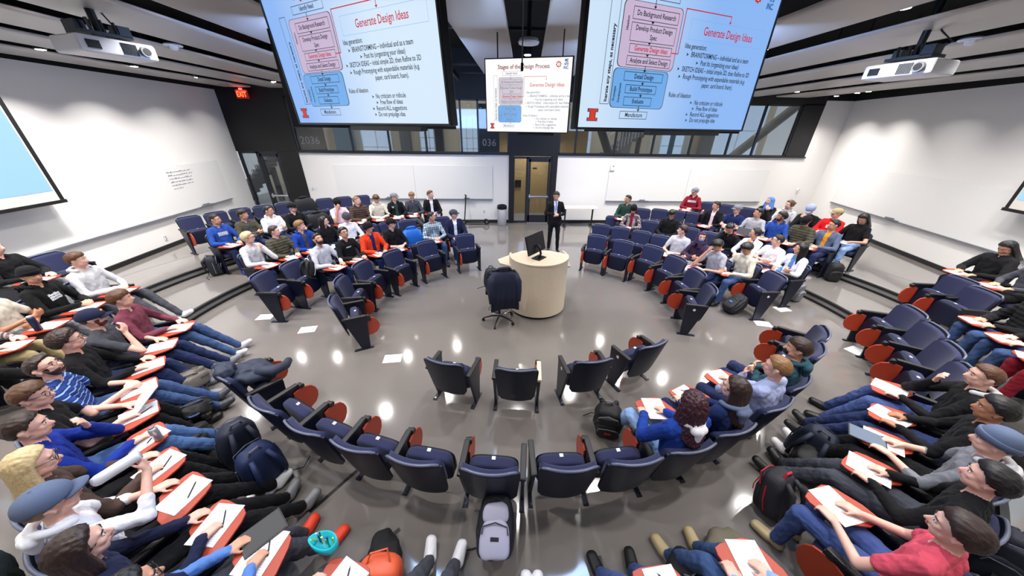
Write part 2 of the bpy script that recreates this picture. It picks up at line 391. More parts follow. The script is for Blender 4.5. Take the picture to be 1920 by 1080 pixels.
mb = MB(); mb.cyl((3.6, 14.4, 4.6), (5.9, 14.4, 0), .17, M_frame, 10); tag(mb.build('diagonal_brace'), 'dark diagonal brace in the atrium just right of the black column', 'beam')

# ------------------------------------------------------------------ doors
def glass_door(name, x0, x1, xs, z1, y, label_bar):
    fr = MB()
    for x, w in ((x0, .07), (xs, .09), (x1, .08)): fr.box((x, y, z1/2), (w, .09, z1), M_frame)
    fr.box(((x0+x1)/2, y, z1-.03), (x1-x0, .09, .07), M_frame); fr.box(((x0+xs)/2, y, .04), (xs-x0, .07, .08), M_frame)
    fr.box(((xs+x1)/2, y-.01, .16), (x1-xs-.06, .06, .30), M_frame)
    for x in (xs+.09, x1-.09): fr.box((x, y-.01, z1/2), (.07, .06, z1-.1), M_frame)
    fr.box(((xs+x1)/2, y-.01, z1-.11), (x1-xs-.06, .06, .12), M_frame)
    f = fr.build(name, bevel=.004); struct(f)
    g = MB(); g.box(((x0+x1)/2, y, z1/2), (x1-x0-.05, .008, z1-.1), M_glass); g.build('pane', f)
    b = MB(); b.box(((xs+x1)/2, y-.09, 1.02), (x1-xs-.14, .05, .055), M_chrome); b.box((xs+.11, y-.06, 1.02), (.06, .07, .16), M_chrome); b.box((x1-.12, y-.06, 1.02), (.05, .07, .1), M_chrome)
    b.build('push_bar', f, bevel=.006)
glass_door('door_1', .52, 1.93, 1.03, 2.44, YB+.03, '')
glass_door('door_2', -9.16, -7.80, -8.55, 2.52, YB+.03, '')
mb = MB(); mb.box((.78, 13.9, 1.25), (.26, .03, .3), M_black); tag(mb.build('wall_sign'), 'small black plate seen through the narrow pane beside the centre door', 'sign')
mb = MB(); mb.box((1.5, 14.0, 1.6), (4.2, .1, 3.4), mat('tan_wall', (196, 164, 112), .7)); struct(mb.build('wall_corridor'))
mb = MB(); mb.box((1.3, YB-.02, 2.05), (.16, .02, .05), M_black); tag(mb.build('room_plate'), 'tiny black plate high on the centre door glass', 'sign')

area_lamp('corridor_fill', (1.3, 13.1, 3.0), .8, 45, (1, .93, .82)); area_lamp('stair_hall_fill', (-9.2, 14.2, 4.2), 1.5, 90, (1, .96, .9))  # added unseen fill lights, brightening the views through both glass doors
# exit sign
e = empty('exit_sign', (-8.24, YB-.25, 4.22)); tag(e, 'red lit EXIT sign hanging at the ceiling above the left black wall', 'exit sign')
mb = MB(); mb.box((0, 0, 0), (.36, .05, .24), mat('exit_red', (120, 8, 4), emit=1.2)); mb.box((0, 0, .14), (.1, .04, .06), M_white); mb.build('housing', e)
mb = MB(); text_into(mb, 'EXIT', .2, mat('exit_letters', (255, 60, 24), emit=9), Matrix.Translation((0, -.027, -.07)) @ Matrix.Rotation(pi/2, 4, 'X'), 'CENTER', .75, .004); mb.build('lettering', e)
l = bpy.data.lights.new('exit_glow', 'AREA'); l.size = .3; l.size_y = .1; l.shape = 'RECTANGLE'; l.energy = 3; l.color = (1, .05, .03); lo = bpy.data.objects.new('exit_glow', l); COL.objects.link(lo); lo.parent = e; lo.location = (0, -.04, .08); lo.rotation_euler = (radians(150), 0, 0)

# ------------------------------------------------------------------ whiteboards, trays, wall bits
def board_back(x0, x1, z0, z1, label, y=YB-.02):
    e = empty('whiteboard', ((x0+x1)/2, y, z0)); tag(e, label, 'whiteboard')
    w = x1-x0; h = z1-z0
    mb = MB(); mb.box((0, 0, h/2), (w, .025, h), M_board); mb.build('panel', e, bevel=.003)
    mb = MB(); mb.box((0, -.03, 0), (w, .05, .03), M_grayp); mb.build('tray', e)
    mb = MB(); mb.box((0, -.014, h/2), (.006, .002, h), M_grayp); mb.build('seam', e)
    return e
board_back(-6.05, -.27, .92, 2.12, 'wide whiteboard on the back wall left of the centre door')
board_back(4.12, 10.3, .88, 2.08, 'wide whiteboard on the back wall right of the centre door')
def eraser(x, y, z, rz, lab):
    e = empty('eraser_tray', (x, y, z), rz); tag(e, lab, 'marker tray')
    mb = MB(); mb.box((0, -.05, 0), (.42, .1, .02), M_grayp); mb.build('shelf', e)
    mb = MB(); mb.box((-.05, -.05, .03), (.2, .06, .04), M_grayp); mb.build('eraser', e, bevel=.005)
eraser(-1.2, YB-.03, .93, 0, 'small marker tray under the left half of the back whiteboard, near the scooter')
eraser(-4.1, YB-.03, .95, 0, 'small marker tray behind the hooded students under the left back whiteboard')
eraser(5.6, YB-.03, .9, 0, 'small marker tray on the right back whiteboard near the man in green')
eraser(xl(10.1)+.03, 10.1, 1.13, pi/2, 'small marker tray on the left side wall')
eraser(xr(8.6)-.03, 8.6, 1.13, -pi/2, 'small marker tray on the right side wall')
for nm, fx, s, lab in (('left', xl, 1, 'long whiteboard on the left side wall with handwriting'), ('right', xr, -1, 'long whiteboard on the right side wall')):
    y0, y1 = 2.2, 11.2; mb = MB(); a = .014*s
    P = [(fx(y0)+a, y0, 1.12), (fx(y1)+a, y1, 1.12), (fx(y1)+a, y1, 2.32), (fx(y0)+a, y0, 2.32)]; Q = [(p[0]+.016*s, p[1], p[2]) for p in P]
    e = empty('whiteboard', (0, 0, 0)); tag(e, lab, 'whiteboard')
    mb.add(P+Q, [(0, 1, 2, 3), (4, 5, 6, 7), (0, 1, 5, 4), (1, 2, 6, 5), (2, 3, 7, 6), (3, 0, 4, 7)], M_board); mb.build('panel', e)
    mb = MB(); mb.add([(fx(y0)+a, y0, 1.09), (fx(y1)+a, y1, 1.09), (fx(y1)+a+.06*s, y1, 1.09), (fx(y0)+a+.06*s, y0, 1.09), (fx(y0)+a, y0, 1.12), (fx(y1)+a, y1, 1.12), (fx(y1)+a+.06*s, y1, 1.12), (fx(y0)+a+.06*s, y0, 1.12)], [(0, 1, 2, 3), (4, 5, 6, 7), (2, 3, 7, 6), (0, 1, 5, 4)], M_grayp); mb.build('tray', e)
    if nm == 'left':
        mk = MB(); rnd = random.Random(3)
        for r in range(6):
            y = 9.2; z = 2.15-r*.085
            n = 5 if r < 5 else 2
            for k in range(n*3):
                y += rnd.uniform(.03, .07); h = rnd.uniform(.015, .04)
                mk.add([(fx(y)+.036, y, z), (fx(y)+.036, y+.035, z+h*.3), (fx(y)+.036, y+.035, z+h), (fx(y)+.036, y, z+h*.6)], [(0, 1, 2, 3)], M_grayp)
        mk.build('handwriting', e)
# outlets, thermostat
def plate(loc, rz, lab, d=(.08, .012, .12)):
    e = empty('wall_outlet', loc, rz); tag(e, lab, 'outlet')
    mb = MB(); mb.box((0, -.006, 0), d, M_white); mb.build('cover_plate', e, bevel=.003)
    mb = MB(); mb.box((0, -.013, .025), (.03, .004, .03), M_grayp); mb.box((0, -.013, -.025), (.03, .004, .03), M_grayp); mb.build('sockets', e)
plate((xl(8.4)+.006, 8.4, .62), pi/2, 'white outlet low on the left side wall')
plate((xr(9.1)-.006, 9.1, .66), -pi/2, 'white outlet low on the right side wall')
plate((-.62, YB-.003, .45), 0, 'white outlet on the back wall behind the scooter')
plate((-6.95, YB-.003, 1.25), 0, 'pale switch plate on the back wall right of the left black column', (.24, .012, .1))
e = empty('wall_camera', (11.7, YB-.05, 1.35)); tag(e, 'small white sensor on the right end of the back wall', 'sensor'); mb = MB(); mb.ell((0, 0, 0), (.04, .04, .05), M_white); mb.build('housing', e, smooth=True); mb = MB(); mb.ell((0, -.035, .02), (.015, .015, .015), M_black); mb.build('lens', e)
e = empty('wall_camera', (4.2, YB-.05, 2.16)); tag(e, 'small white box with dark lens above the right back whiteboard corner', 'sensor'); mb = MB(); mb.box((0, 0, -.06), (.16, .05, .2), M_white); mb.build('housing', e, bevel=.01); mb = MB(); mb.ell((.02, -.03, .0), (.02, .015, .02), M_black); mb.build('lens', e)

# ------------------------------------------------------------------ slide artwork (glowing displays)
def emat(n, rgb, e=1.0): return mat(n, rgb, emit=e)
S_bg = bpy.data.materials.new('slide_background'); S_bg.use_nodes = True
nt = S_bg.node_tree; b = nt.nodes['Principled BSDF']; b.inputs['Base Color'].default_value = (.01, .01, .01, 1)
tc = nt.nodes.new('ShaderNodeTexCoord'); sp = nt.nodes.new('ShaderNodeSeparateXYZ'); cr = nt.nodes.new('ShaderNodeValToRGB')
nt.links.new(tc.outputs['Object'], sp.inputs[0]); nt.links.new(sp.outputs['X'], cr.inputs['Fac']); nt.links.new(cr.outputs['Color'], b.inputs['Emission Color'])
b.inputs['Emission Strength'].default_value = 1.0
cr.color_ramp.elements[0].position = .1; cr.color_ramp.elements[0].color = (*lin((206, 228, 248)), 1); cr.color_ramp.elements[1].position = 1.5/1.0 if False else 1.0; cr.color_ramp.elements[1].color = (*lin((138, 182, 242)), 1)
S_bg2 = S_bg.copy(); S_bg2.name = 'slide_background_cool'
r2 = [n for n in S_bg2.node_tree.nodes if n.type == 'VALTORGB'][0]; r2.color_ramp.elements[0].color = (*lin((140, 182, 244)), 1); r2.color_ramp.elements[1].color = (*lin((212, 232, 250)), 1)
S_white = emat('slide_white', (252, 250, 248), 1.05); S_ink = emat('slide_ink', (22, 24, 40), .6); S_red = emat('slide_red', (196, 24, 44), 1); S_dred = emat('slide_title_red', (190, 50, 36), 1)
S_blue = emat('slide_blue', (110, 170, 232), 1); S_or = emat('slide_orange', (214, 60, 34), 1); S_navy = emat('slide_navy', (20, 46, 92), 1); S_sbg = emat('slide_pale', (196, 216, 240), .95); S_logo = emat('slide_logo_blue', (10, 90, 150), 1)
def slide(Wd, Ht, bg, small=False):
    S_blk = S_ink if not small else emat('slide_faint_ink', (120, 132, 156), 1)
    S_pink = emat('slide_pink', (200, 180, 210), 1) if not small else emat('slide_pink_pale', (206, 196, 206), 1)
    mb = MB(); k = Ht/1.0
    def Rct(u0, v0, u1, v1, m, z): mb.add([(u0*Wd, v0*Ht, z), (u1*Wd, v0*Ht, z), (u1*Wd, v1*Ht, z), (u0*Wd, v1*Ht, z)], [(0, 1, 2, 3)], m)
    def outline(u0, v0, u1, v1, m, z, t=.004):
        tu = t*Ht/Wd
        Rct(u0, v0, u1, v0+t, m, z); Rct(u0, v1-t, u1, v1, m, z); Rct(u0, v0, u0+tu, v1, m, z); Rct(u1-tu, v0, u1, v1, m, z)
    def rrect(u0, v0, u1, v1, r, m, z):
        pts = []; ru = r*Ht/Wd
        for cx, cy, a in ((u1-ru, v0+r, -pi/2), (u1-ru, v1-r, 0), (u0+ru, v1-r, pi/2), (u0+ru, v0+r, pi)):
            for i in range(7): t = a+pi/2*i/6; pts.append(((cx+ru*cos(t))*Wd, (cy+r*sin(t))*Ht, z))
        mb.add(pts, [tuple(range(len(pts)))], m)
    def T(s, u, v, h, m, al='CENTER', rot=0, sq=.86, bold=.0007):
        if rot == 0: h *= 1.25; sq *= .95
        text_into(mb, s, h*Ht, m, Matrix.Translation((u*Wd, v*Ht, .006)) @ Matrix.Rotation(rot, 4, 'Z'), al, sq, bold*Ht)
    Rct(0, 0, 1, 1, bg, 0)
    def arrow(u, v0, v1, m=S_blk):
        Rct(u-.0015, v1, u+.0015, v0, m, .005); mb.add([(( u-.008)*Wd, (v1+.014)*Ht, .005), ((u+.008)*Wd, (v1+.014)*Ht, .005), (u*Wd, v1*Ht, .005)], [(0, 1, 2)], m)
    fill = S_sbg if not small else S_white
    T('Stages of the Design Process', .45, .872, .062, S_dred if not small else emat('slide_title_dark', (140, 46, 40), 1), sq=.95, bold=.0015)
    rrect(.155, .39, .45, .765, .035, S_blk, .001); rrect(.158, .393, .447, .762, .034, S_pink, .002)
    rrect(.145, .135, .435, .385, .035, S_blk, .001); rrect(.148, .138, .432, .382, .034, S_blue, .002)
    boxes = [('Identify Need', .205, .785, .42, .84, 0), ('Do Background Research', .20, .665, .43, .735, 0), ('Generate Design Ideas', .205, .478, .425, .532, 1), ('Analyze and Select Design', .20, .405, .43, .462, 0),
             ('Detail Design', .20, .31, .405, .368, 0), ('Build Prototype', .215, .232, .38, .288, 0), ('Evaluate', .215, .152, .365, .21, 0), ('Manufacture', .205, .062, .355, .115, 0)]
    for s, u0, v0, u1, v1, r in boxes:
        outline(u0, v0, u1, v1, S_blk, .003, .0035); T(s, (u0+u1)/2, (v0+v1)/2-.012, .033, S_red if r else S_blk)
    outline(.20, .545, .43, .65, S_blk, .003, .0035); T('Develop Product Design', .315, .608, .033, S_blk); T('Spec', .315, .563, .033, S_blk)
    for v0, v1 in ((.785, .735), (.665, .65), (.545, .532), (.478, .462), (.405, .368), (.31, .288), (.232, .21), (.152, .115)): arrow(.3, v0, v1)
    outline(.095, .155, .14, .79, S_blk, .003, .0035); T('Iterate any steps, as necessary', .127, .17, .038, S_blk, 'LEFT', pi/2, .98, .0012)
    T('Ideation', .185, .60, .028, S_blk, 'LEFT', pi/2); T('Prototype', .165, .18, .026, S_blk, 'LEFT', pi/2); T('Development', .19, .17, .026, S_blk, 'LEFT', pi/2)
    for u0, v0, u1, v1 in ((.425, .50, .462, .506), (.459, .50, .463, .772), (.459, .766, .72, .772)): Rct(u0, v0, u1, v1, S_red, .004)
    arrow(.72, .772, .722, S_red)
    outline(.5, .60, .96, .72, S_sbg if small else S_blue, .003, .002); T('Generate Design Ideas', .73, .635, .058, S_red)
    rows = [('Idea generation:', .49, .545, 0), ('BRAINSTORMING – individual and as a team', .535, .495, 1), ('Post Its (organizing your ideas)', .60, .448, 1), ('SKETCH IDEAS – initial simple 2D, then Refine to 3D', .50, .40, 1), ('Rough Prototyping with expendable materials (e.g.', .515, .352, 1), ('paper, card board, foam).', .64, .304, 0),
            ('Rules of Ideation', .455, .225, 0), ('No criticism or ridicule', .62, .18, 1), ('Free flow of ideas', .64, .138, 1), ('Record ALL suggestions', .61, .095, 1), ('Do not prejudge idea', .615, .052, 1)]
    for s, u, v, bl in rows:
        T(s, u, v, .037, S_blk, 'LEFT', sq=.80)
        if bl: mb.add([((u-.026)*Wd, (v+.002)*Ht, .004), ((u-.012)*Wd, (v+.012)*Ht, .004), ((u-.026)*Wd, (v+.024)*Ht, .004), ((u-.022)*Wd, (v+.012)*Ht, .004)], [(0, 1, 2, 3)], S_blk)
    # block letter at the lower left
    for m, g, z in ((S_navy, .004, .003), (S_or, 0, .004)):
        Rct(.045-g, .045-g, .09+g, .06+g, m, z); Rct(.045-g, .105-g, .09+g, .12+g, m, z); Rct(.056-g, .05, .079+g, .115, m, z)
    # gear mark and lettering top right
    pts = []
    for i in range(32):
        a = 2*pi*i/32; r = .042 if i % 4 < 2 else .034; pts.append((.85*Wd+r*Ht*cos(a), .915*Ht+r*Ht*sin(a), .004))
    mb.add(pts, [tuple(range(32))], S_dred); mb.add([(.85*Wd+.024*Ht*cos(2*pi*i/24), .915*Ht+.024*Ht*sin(2*pi*i/24), .005) for i in range(24)], [tuple(range(24))], fill)
    T('3', .85, .90, .04, S_dred)
    for s, v in (('ME', .945), ('470', .90), ('INC.', .855)): T(s, .935, v, .040, S_logo, bold=.002)
    return mb.mesh('slide')
def display(name, L, Rr, Ht, tilt, bg, label, depth=.06, bez=.014, small=False):
    L = Vector(L); Rr = Vector(Rr); u = (Rr-L); Wd = u.length; u.normalize(); n = Vector((-u.y, u.x, 0))
    w = (Vector((0, 0, 1))*cos(tilt)-n*sin(tilt)).normalized(); fw = u.cross(w)   # towards viewer
    Mx = Matrix(((u.x, w.x, fw.x, L.x), (u.y, w.y, fw.y, L.y), (u.z, w.z, fw.z, L.z), (0, 0, 0, 1)))
    root = empty(name, (0, 0, 0)); root.matrix_world = Mx; tag(root, label, 'display')
    mb = MB(); mb.box((Wd/2, Ht/2, -depth/2-.004), (Wd+2*bez, Ht+2*bez, depth), M_blackm); mb.build('casing', root, bevel=.006)
    b = MB(); t = bez*.75
    for c, d in (((Wd/2, -t/2), (Wd+2*t, t)), ((Wd/2, Ht+t/2), (Wd+2*t, t)), ((-t/2, Ht/2), (t, Ht)), ((Wd+t/2, Ht/2), (t, Ht))): b.box((c[0], c[1], .002), (d[0], d[1], .014), M_blackm)
    b.build('bezel', root)
    mb = MB(); mb.box((Wd/2, Ht*.55, -depth-.05), (Wd*.4, Ht*.5, .08), M_blackm); [mb.box((Wd*k, Ht/2+1.1, -depth-.05), ((.014 if small else .05), 2.2, (.014 if small else .05)), M_blackm) for k in (.12, .88)]; mb.box((Wd*.62, -.03, -.03), (Wd*.45, .03, .06), M_blackm); mb.build('mount', root)
    link('slide', slide(Wd, Ht, bg, small), root, M=Matrix.Translation((0, 0, .001)))
    l = bpy.data.lights.new('screen_glow', 'AREA'); l.shape = 'RECTANGLE'; l.size = Wd; l.size_y = Ht; l.energy = 12 if small else 80; l.color = (.42, .62, 1)
    lo = bpy.data.objects.new('screen_glow', l); COL.objects.link(lo); lo.parent = root; lo.matrix_local = Matrix.Translation((Wd/2, Ht/2, .012)) @ Matrix.Rotation(pi, 4, 'X')
    return root
display('hanging_display', (.512, 2.3, 3.365), (2.0, 2.827, 3.365), .885, radians(0), S_bg, 'large lit hanging display right of centre showing the design process slide')
display('hanging_display', (-1.586, 2.876, 3.371), (-.295, 2.1, 3.371), .79, radians(4), S_bg2, 'large lit hanging display left of centre showing the design process slide')
display('hanging_display', (-.164, 4.8, 3.314), (.879, 4.52, 3.314), .80, radians(2), S_white, 'smaller lit display in the centre above the black column, white slide', small=True)
# displays of the same cluster facing away
def back_display(L, Rr, z0, Ht, lab):
    L = Vector((*L, z0)); Rr = Vector((*Rr, z0)); u = Rr-L; Wd = u.length; rz = atan2(u.y, u.x)
    e = empty('hanging_display', L, rz); tag(e, lab, 'display')
    mb = MB(); mb.box((Wd/2, 0, Ht/2), (Wd, .09, Ht), M_blackm); mb.build('casing', e, bevel=.01)
    mb = MB(); mb.box((Wd/2, -.07, Ht/2), (Wd*.5, .05, Ht*.5), M_black); mb.box((Wd/2, -.07, Ht*.9), (.12, .05, Ht*.9), M_black); mb.build('mount', e)
    mb = MB(); mb.box((Wd/2, .048, Ht/2), (Wd*.96, .006, Ht*.94), emat('slide_pale', (196, 216, 240), .95)); mb.build('screen', e)
    l = bpy.data.lights.new('screen_glow', 'AREA'); l.shape = 'RECTANGLE'; l.size = Wd; l.size_y = Ht; l.energy = 110; l.color = (.32, .52, 1)
    lo = bpy.data.objects.new('screen_glow', l); COL.objects.link(lo); lo.parent = e; lo.location = (Wd/2, .06, Ht/2); lo.rotation_euler = (radians(90), 0, 0)
back_display((-2.52, 4.4), (-.62, 5.0), 3.33, .95, 'dark back of a display facing away behind the left lit display')
back_display((1.2, 4.9), (2.95, 4.2), 3.33, .95, 'dark back of a display facing away behind the right lit display')
mb = MB(); mb.cyl((.2, 3.3, 5.6), (.2, 3.3, 3.86), .006, M_grayp, 6); mb.cyl((.2, 3.3, 3.86), (.2, 3.3, 3.80), .012, M_black, 8); tag(mb.build('hanging_microphone'), 'thin cable with a microphone hanging in front of the small centre display', 'microphone')

# projected screens on the side walls
def side_screen(fx, s, y0, y1, z0, z1, lab, off):
    e = empty('projection_screen', (fx(y0)+s*off, y0, z0)); tag(e, lab, 'projection screen')
    dx = fx(y1)-fx(y0); dy = y1-y0; L = hypot(dx, dy); e.rotation_euler = (0, 0, atan2(dy, dx)); h = z1-z0
    fr = MB()
    for c, d in (((L/2, h), (L, .06)), ((0, h/2), (.07, h)), ((L, h/2), (.07, h))): fr.box((c[0], 0, c[1]), (d[0], .012, d[1]), M_black)
    fr.build('border', e)
    fr = MB(); fr.box((L/2, 0, 0), (L+.1, .05, .06), M_black); fr.build('weight_bar', e, bevel=.006)
    a = MB(); ys = -s*.008
    M = Matrix.Rotation(pi/2, 4, 'X')
    sg = emat('projected_slide', (170, 222, 255), 1.0)
    a.box((L/2, 0, h/2), (L-.05, .008, h-.04), mat('screen_cloth', (214, 208, 198), .8)); a.build('cloth', e)
    a = MB(); yy = -s*.006
    a.add([(.06, yy, .2), (L-.06, yy, .2), (L-.06, yy, h-.05), (.06, yy, h-.05)], [(0, 1, 2, 3)], sg)
    rnd = random.Random(5)
    for k in range(5):
        v = .32+.08*k if k < 2 else .75+.1*k
        x0 = L-.95 if s > 0 else .95
        Mx = Matrix.Translation((L-.9 if s > 0 else .9, yy-s*.002, v)) @ Matrix.Rotation(pi/2, 4, 'X') @ (Matrix.Identity(4) if s > 0 else Matrix.Rotation(pi, 4, 'Y'))
        text_into(a, ['Do not prejudge idea', 'Record ALL suggestions', 'paper, card board, foam).', 'materials (e.g.', 'Refine to 3D'][k], .07, emat('projected_ink', (96, 120, 168), 1), Mx, 'RIGHT')
    a.build('projected_image', e)
side_screen(xl, 1, 3.2, 6.55, 1.97, 3.95, 'white projection screen with pale blue slide on the left wall', .28)
side_screen(xr, -1, 2.8, 6.15, 1.99, 3.95, 'white projection screen on the right wall, only its corner in view', .28)

# projectors
def projector(x, y, z, rz, lab):
    e = empty('ceiling_projector', (x, y, z), rz); tag(e, lab, 'projector')
    b = MB(); b.box((0, 0, 0), (.62, .46, .15), M_white); b.build('body', e, bevel=.03, seg=3)
    g = MB()
    for i in range(9): g.box((.02+i*.014, -.233, 0), (.006, .01, .1), M_black)
    g.box((.076, -.231, 0), (.13, .004, .105), M_grayp); g.build('air_vent', e); g = MB(); g.box((-.2, -.233, 0), (.1, .01, .07), M_black); g.build('air_vent', e)
    l_ = MB(); l_.cyl((.2, -.22, 0), (.2, -.27, 0), .05, M_grayp, 16); l_.cyl((.2, -.265, 0), (.2, -.272, 0), .035, M_black, 16); l_.build('lens', e)
    k = MB(); k.box((0, 0, .12), (.4, .26, .03), M_blackm); k.box((-.15, .05, .17), (.08, .2, .1), M_blackm); k.box((.15, -.05, .17), (.1, .16, .1), M_blackm)
    for a in range(3): k.cyl((-.1+.1*a, -.1, .1), (-.12+.1*a, -.12, .24), .014, M_blackm, 6)
    k.cyl((0, 0, .12), (0, 0, .9), .035, M_blackm, 10); k.tube([(.1, .05, .16), (.2, .12, .25), (.1, .05, .36), (.02, .02, .5)], .008, M_blackm, 6); k.build('mount', e)
projector(-4.25, 4.35, 4.06, radians(70), 'white ceiling projector with black mount at the upper left')
projector(4.85, 4.3, 4.02, radians(-75), 'white ceiling projector with black mount at the upper right')
def speaker(x, y, lab):
    e = empty('ceiling_sensor', (x, y, ZC+.02)); tag(e, lab, 'ceiling sensor', 'ceiling sensors')
    mb = MB(); mb.lathe([(.11, 0), (.12, .012), (.1, .03)], M_white, n=20); mb.build('plate', e, smooth=False)
    mb = MB(); mb.lathe([(.03, -.05), (.05, -.03), (.055, 0)], M_white, n=16); mb.build('dome', e)
for x, y, lab in ((-5.05, 6.2, 'white dome sensor in the fin gap right of the left projector'), (6.0, 4.75, 'white dome sensor in the fin gap left of the right projector'), (-4.95, 9.0, 'white dome sensor near the exit sign, far left ceiling')): speaker(x, y, lab)
e = empty('ceiling_speaker', (.42, 5.5, 4.45)); tag(e, 'white oval ceiling speaker in the central black gap', 'speaker')
mb = MB(); mb.lathe([(.14, -.03), (.15, -.01), (.13, .03), (.02, .04)], M_white, n=24); mb.build('grille', e); mb = MB(); mb.cyl((0, 0, .03), (0, 0, 1.1), .03, M_blackm, 8); mb.build('stem', e)

# ------------------------------------------------------------------ lectern
LX, LY = .76, 5.72
e = empty('lectern', (LX, LY, 0)); tag(e, 'cream curved drum lectern in the middle of the floor', 'lectern')
mb = MB(); R = []; n = 40
def arc(r, a0, a1, n=40): return [(r*cos(radians(a0+(a1-a0)*i/n)), r*sin(radians(a0+(a1-a0)*i/n))) for i in range(n+1)]
out = arc(.58, 165, 385); inn = arc(.545, 385, 165); mb.prism(out+inn, .06, 1.15, M_lam); mb.build('curved_front', e)
mb = MB(); mb.prism(arc(.54, 165, 385), 0, .065, M_black); mb.build('plinth', e)
mb = MB(); pts = arc(.585, 180, 360)+[(.585, .0), (.42, .10), (0, .14), (-.42, .10)]; mb.prism(pts, 1.13, 1.165, M_lam); mb.build('top_shelf', e, bevel=.006)
mb = MB(); mb.prism([(.9*x if x < 0 else x, y) for x, y in [(-.85, -.05), (-.6, -.2), (.6, -.2), (.62, .1), (.58, .5), (.3, .66), (-.3, .66), (-.62, .4), (-.9, .15)]], .96, 1.0, M_lam); mb.build('desktop', e, bevel=.006)
mb = MB(); mb.box((-.35, .1, .5), (.04, .5, .92), M_lam); mb.box((.3, .25, .5), (.04, .5, .92), M_lam); mb.box((0, .05, .45), (.6, .5, .03), M_lam); mb.build('cabinet', e)
# monitor on the lectern, turned away
e = empty('monitor', (LX-.04, LY-.20, 1.166), radians(50)); tag(e, 'black monitor on the cream lectern seen from behind', 'monitor')
Mt = Matrix.Translation((0, 0, .12)) @ Matrix.Rotation(radians(-14), 4, 'X')
mb = MB(); mb.box((0, .03, .17), (.56, .03, .36), M_blackm, Mt); mb.build('casing', e, bevel=.006)
mb = MB(); mb.box((0, .048, .17), (.53, .003, .33), mat('screen_dim', (46, 60, 84), emit=.7), Mt); mb.build('screen', e)
mb = MB(); mb.box((0, -.02, .008), (.24, .18, .016), M_blackm); mb.tube([(0, -.02, .01), (0, -.06, .1), (0, -.03, .2), (0, .02, .26)], .022, M_blackm); mb.build('stand', e)
def sheet(name, loc, rz, lab, size=(.216, .279), m=M_paper, cat='paper', group=None, th=.003):
    mb = MB(); mb.box((0, 0, 0), (size[0], size[1], th), m)
    o = mb.build(name); o.location = loc; o.rotation_euler = (0, 0, rz); tag(o, lab, cat, group); return o
sheet('paper_sheet', (LX+.25, LY+.35, 1.003), .3, 'white papers on the lectern desktop behind the monitor, right side')
sheet('paper_sheet', (LX+.02, LY+.42, 1.003), -.2, 'white paper on the lectern desktop behind the monitor, left side')
sheet('keyboard', (LX-.3, LY+.25, 1.012), .4, 'dark keyboard on the left end of the lectern desktop', (.36, .14), M_grayp, 'keyboard', th=.02)

# drafting stool with jacket and bag
e = empty('drafting_stool', (-.02, 5.16, 0)); tag(e, 'black drafting stool with a chrome foot ring beside the lectern', 'stool')
for i in range(5):
    a = radians(90+72*i+20); mb = MB(); mb.tube([(0, 0, .12), (.16*cos(a), .16*sin(a), .11), (.31*cos(a), .31*sin(a), .07)], [.022, .018, .013], M_panel); mb.build('base_leg', e)
    mb = MB(); mb.cyl((.31*cos(a)-.012*sin(a), .31*sin(a)+.012*cos(a), .03), (.31*cos(a)+.012*sin(a), .31*sin(a)-.012*cos(a), .03), .03, M_black, 12); mb.build('caster', e)
mb = MB(); mb.cyl((0, 0, .1), (0, 0, .68), .025, M_panel, 12); mb.build('column', e)
mb = MB(); mb.torus((0, 0, .26), .2, .011, M_chrome, 32); [mb.cyl((0, 0, .26), (.2*cos(a), .2*sin(a), .26), .008, M_chrome, 6) for a in (0, 2.1, 4.2)]; mb.build('foot_ring', e, smooth=True)
mb = MB(); mb.box((-.02, .02, .70), (.46, .44, .07), M_black); mb.build('seat', e, bevel=.03, seg=3)
mb = MB(); mb.box((.08, -.22, .98), (.40, .06, .40), M_black); mb.box((.05, -.2, .75), (.06, .05, .2), M_black); mb.build('backrest', e, bevel=.02)

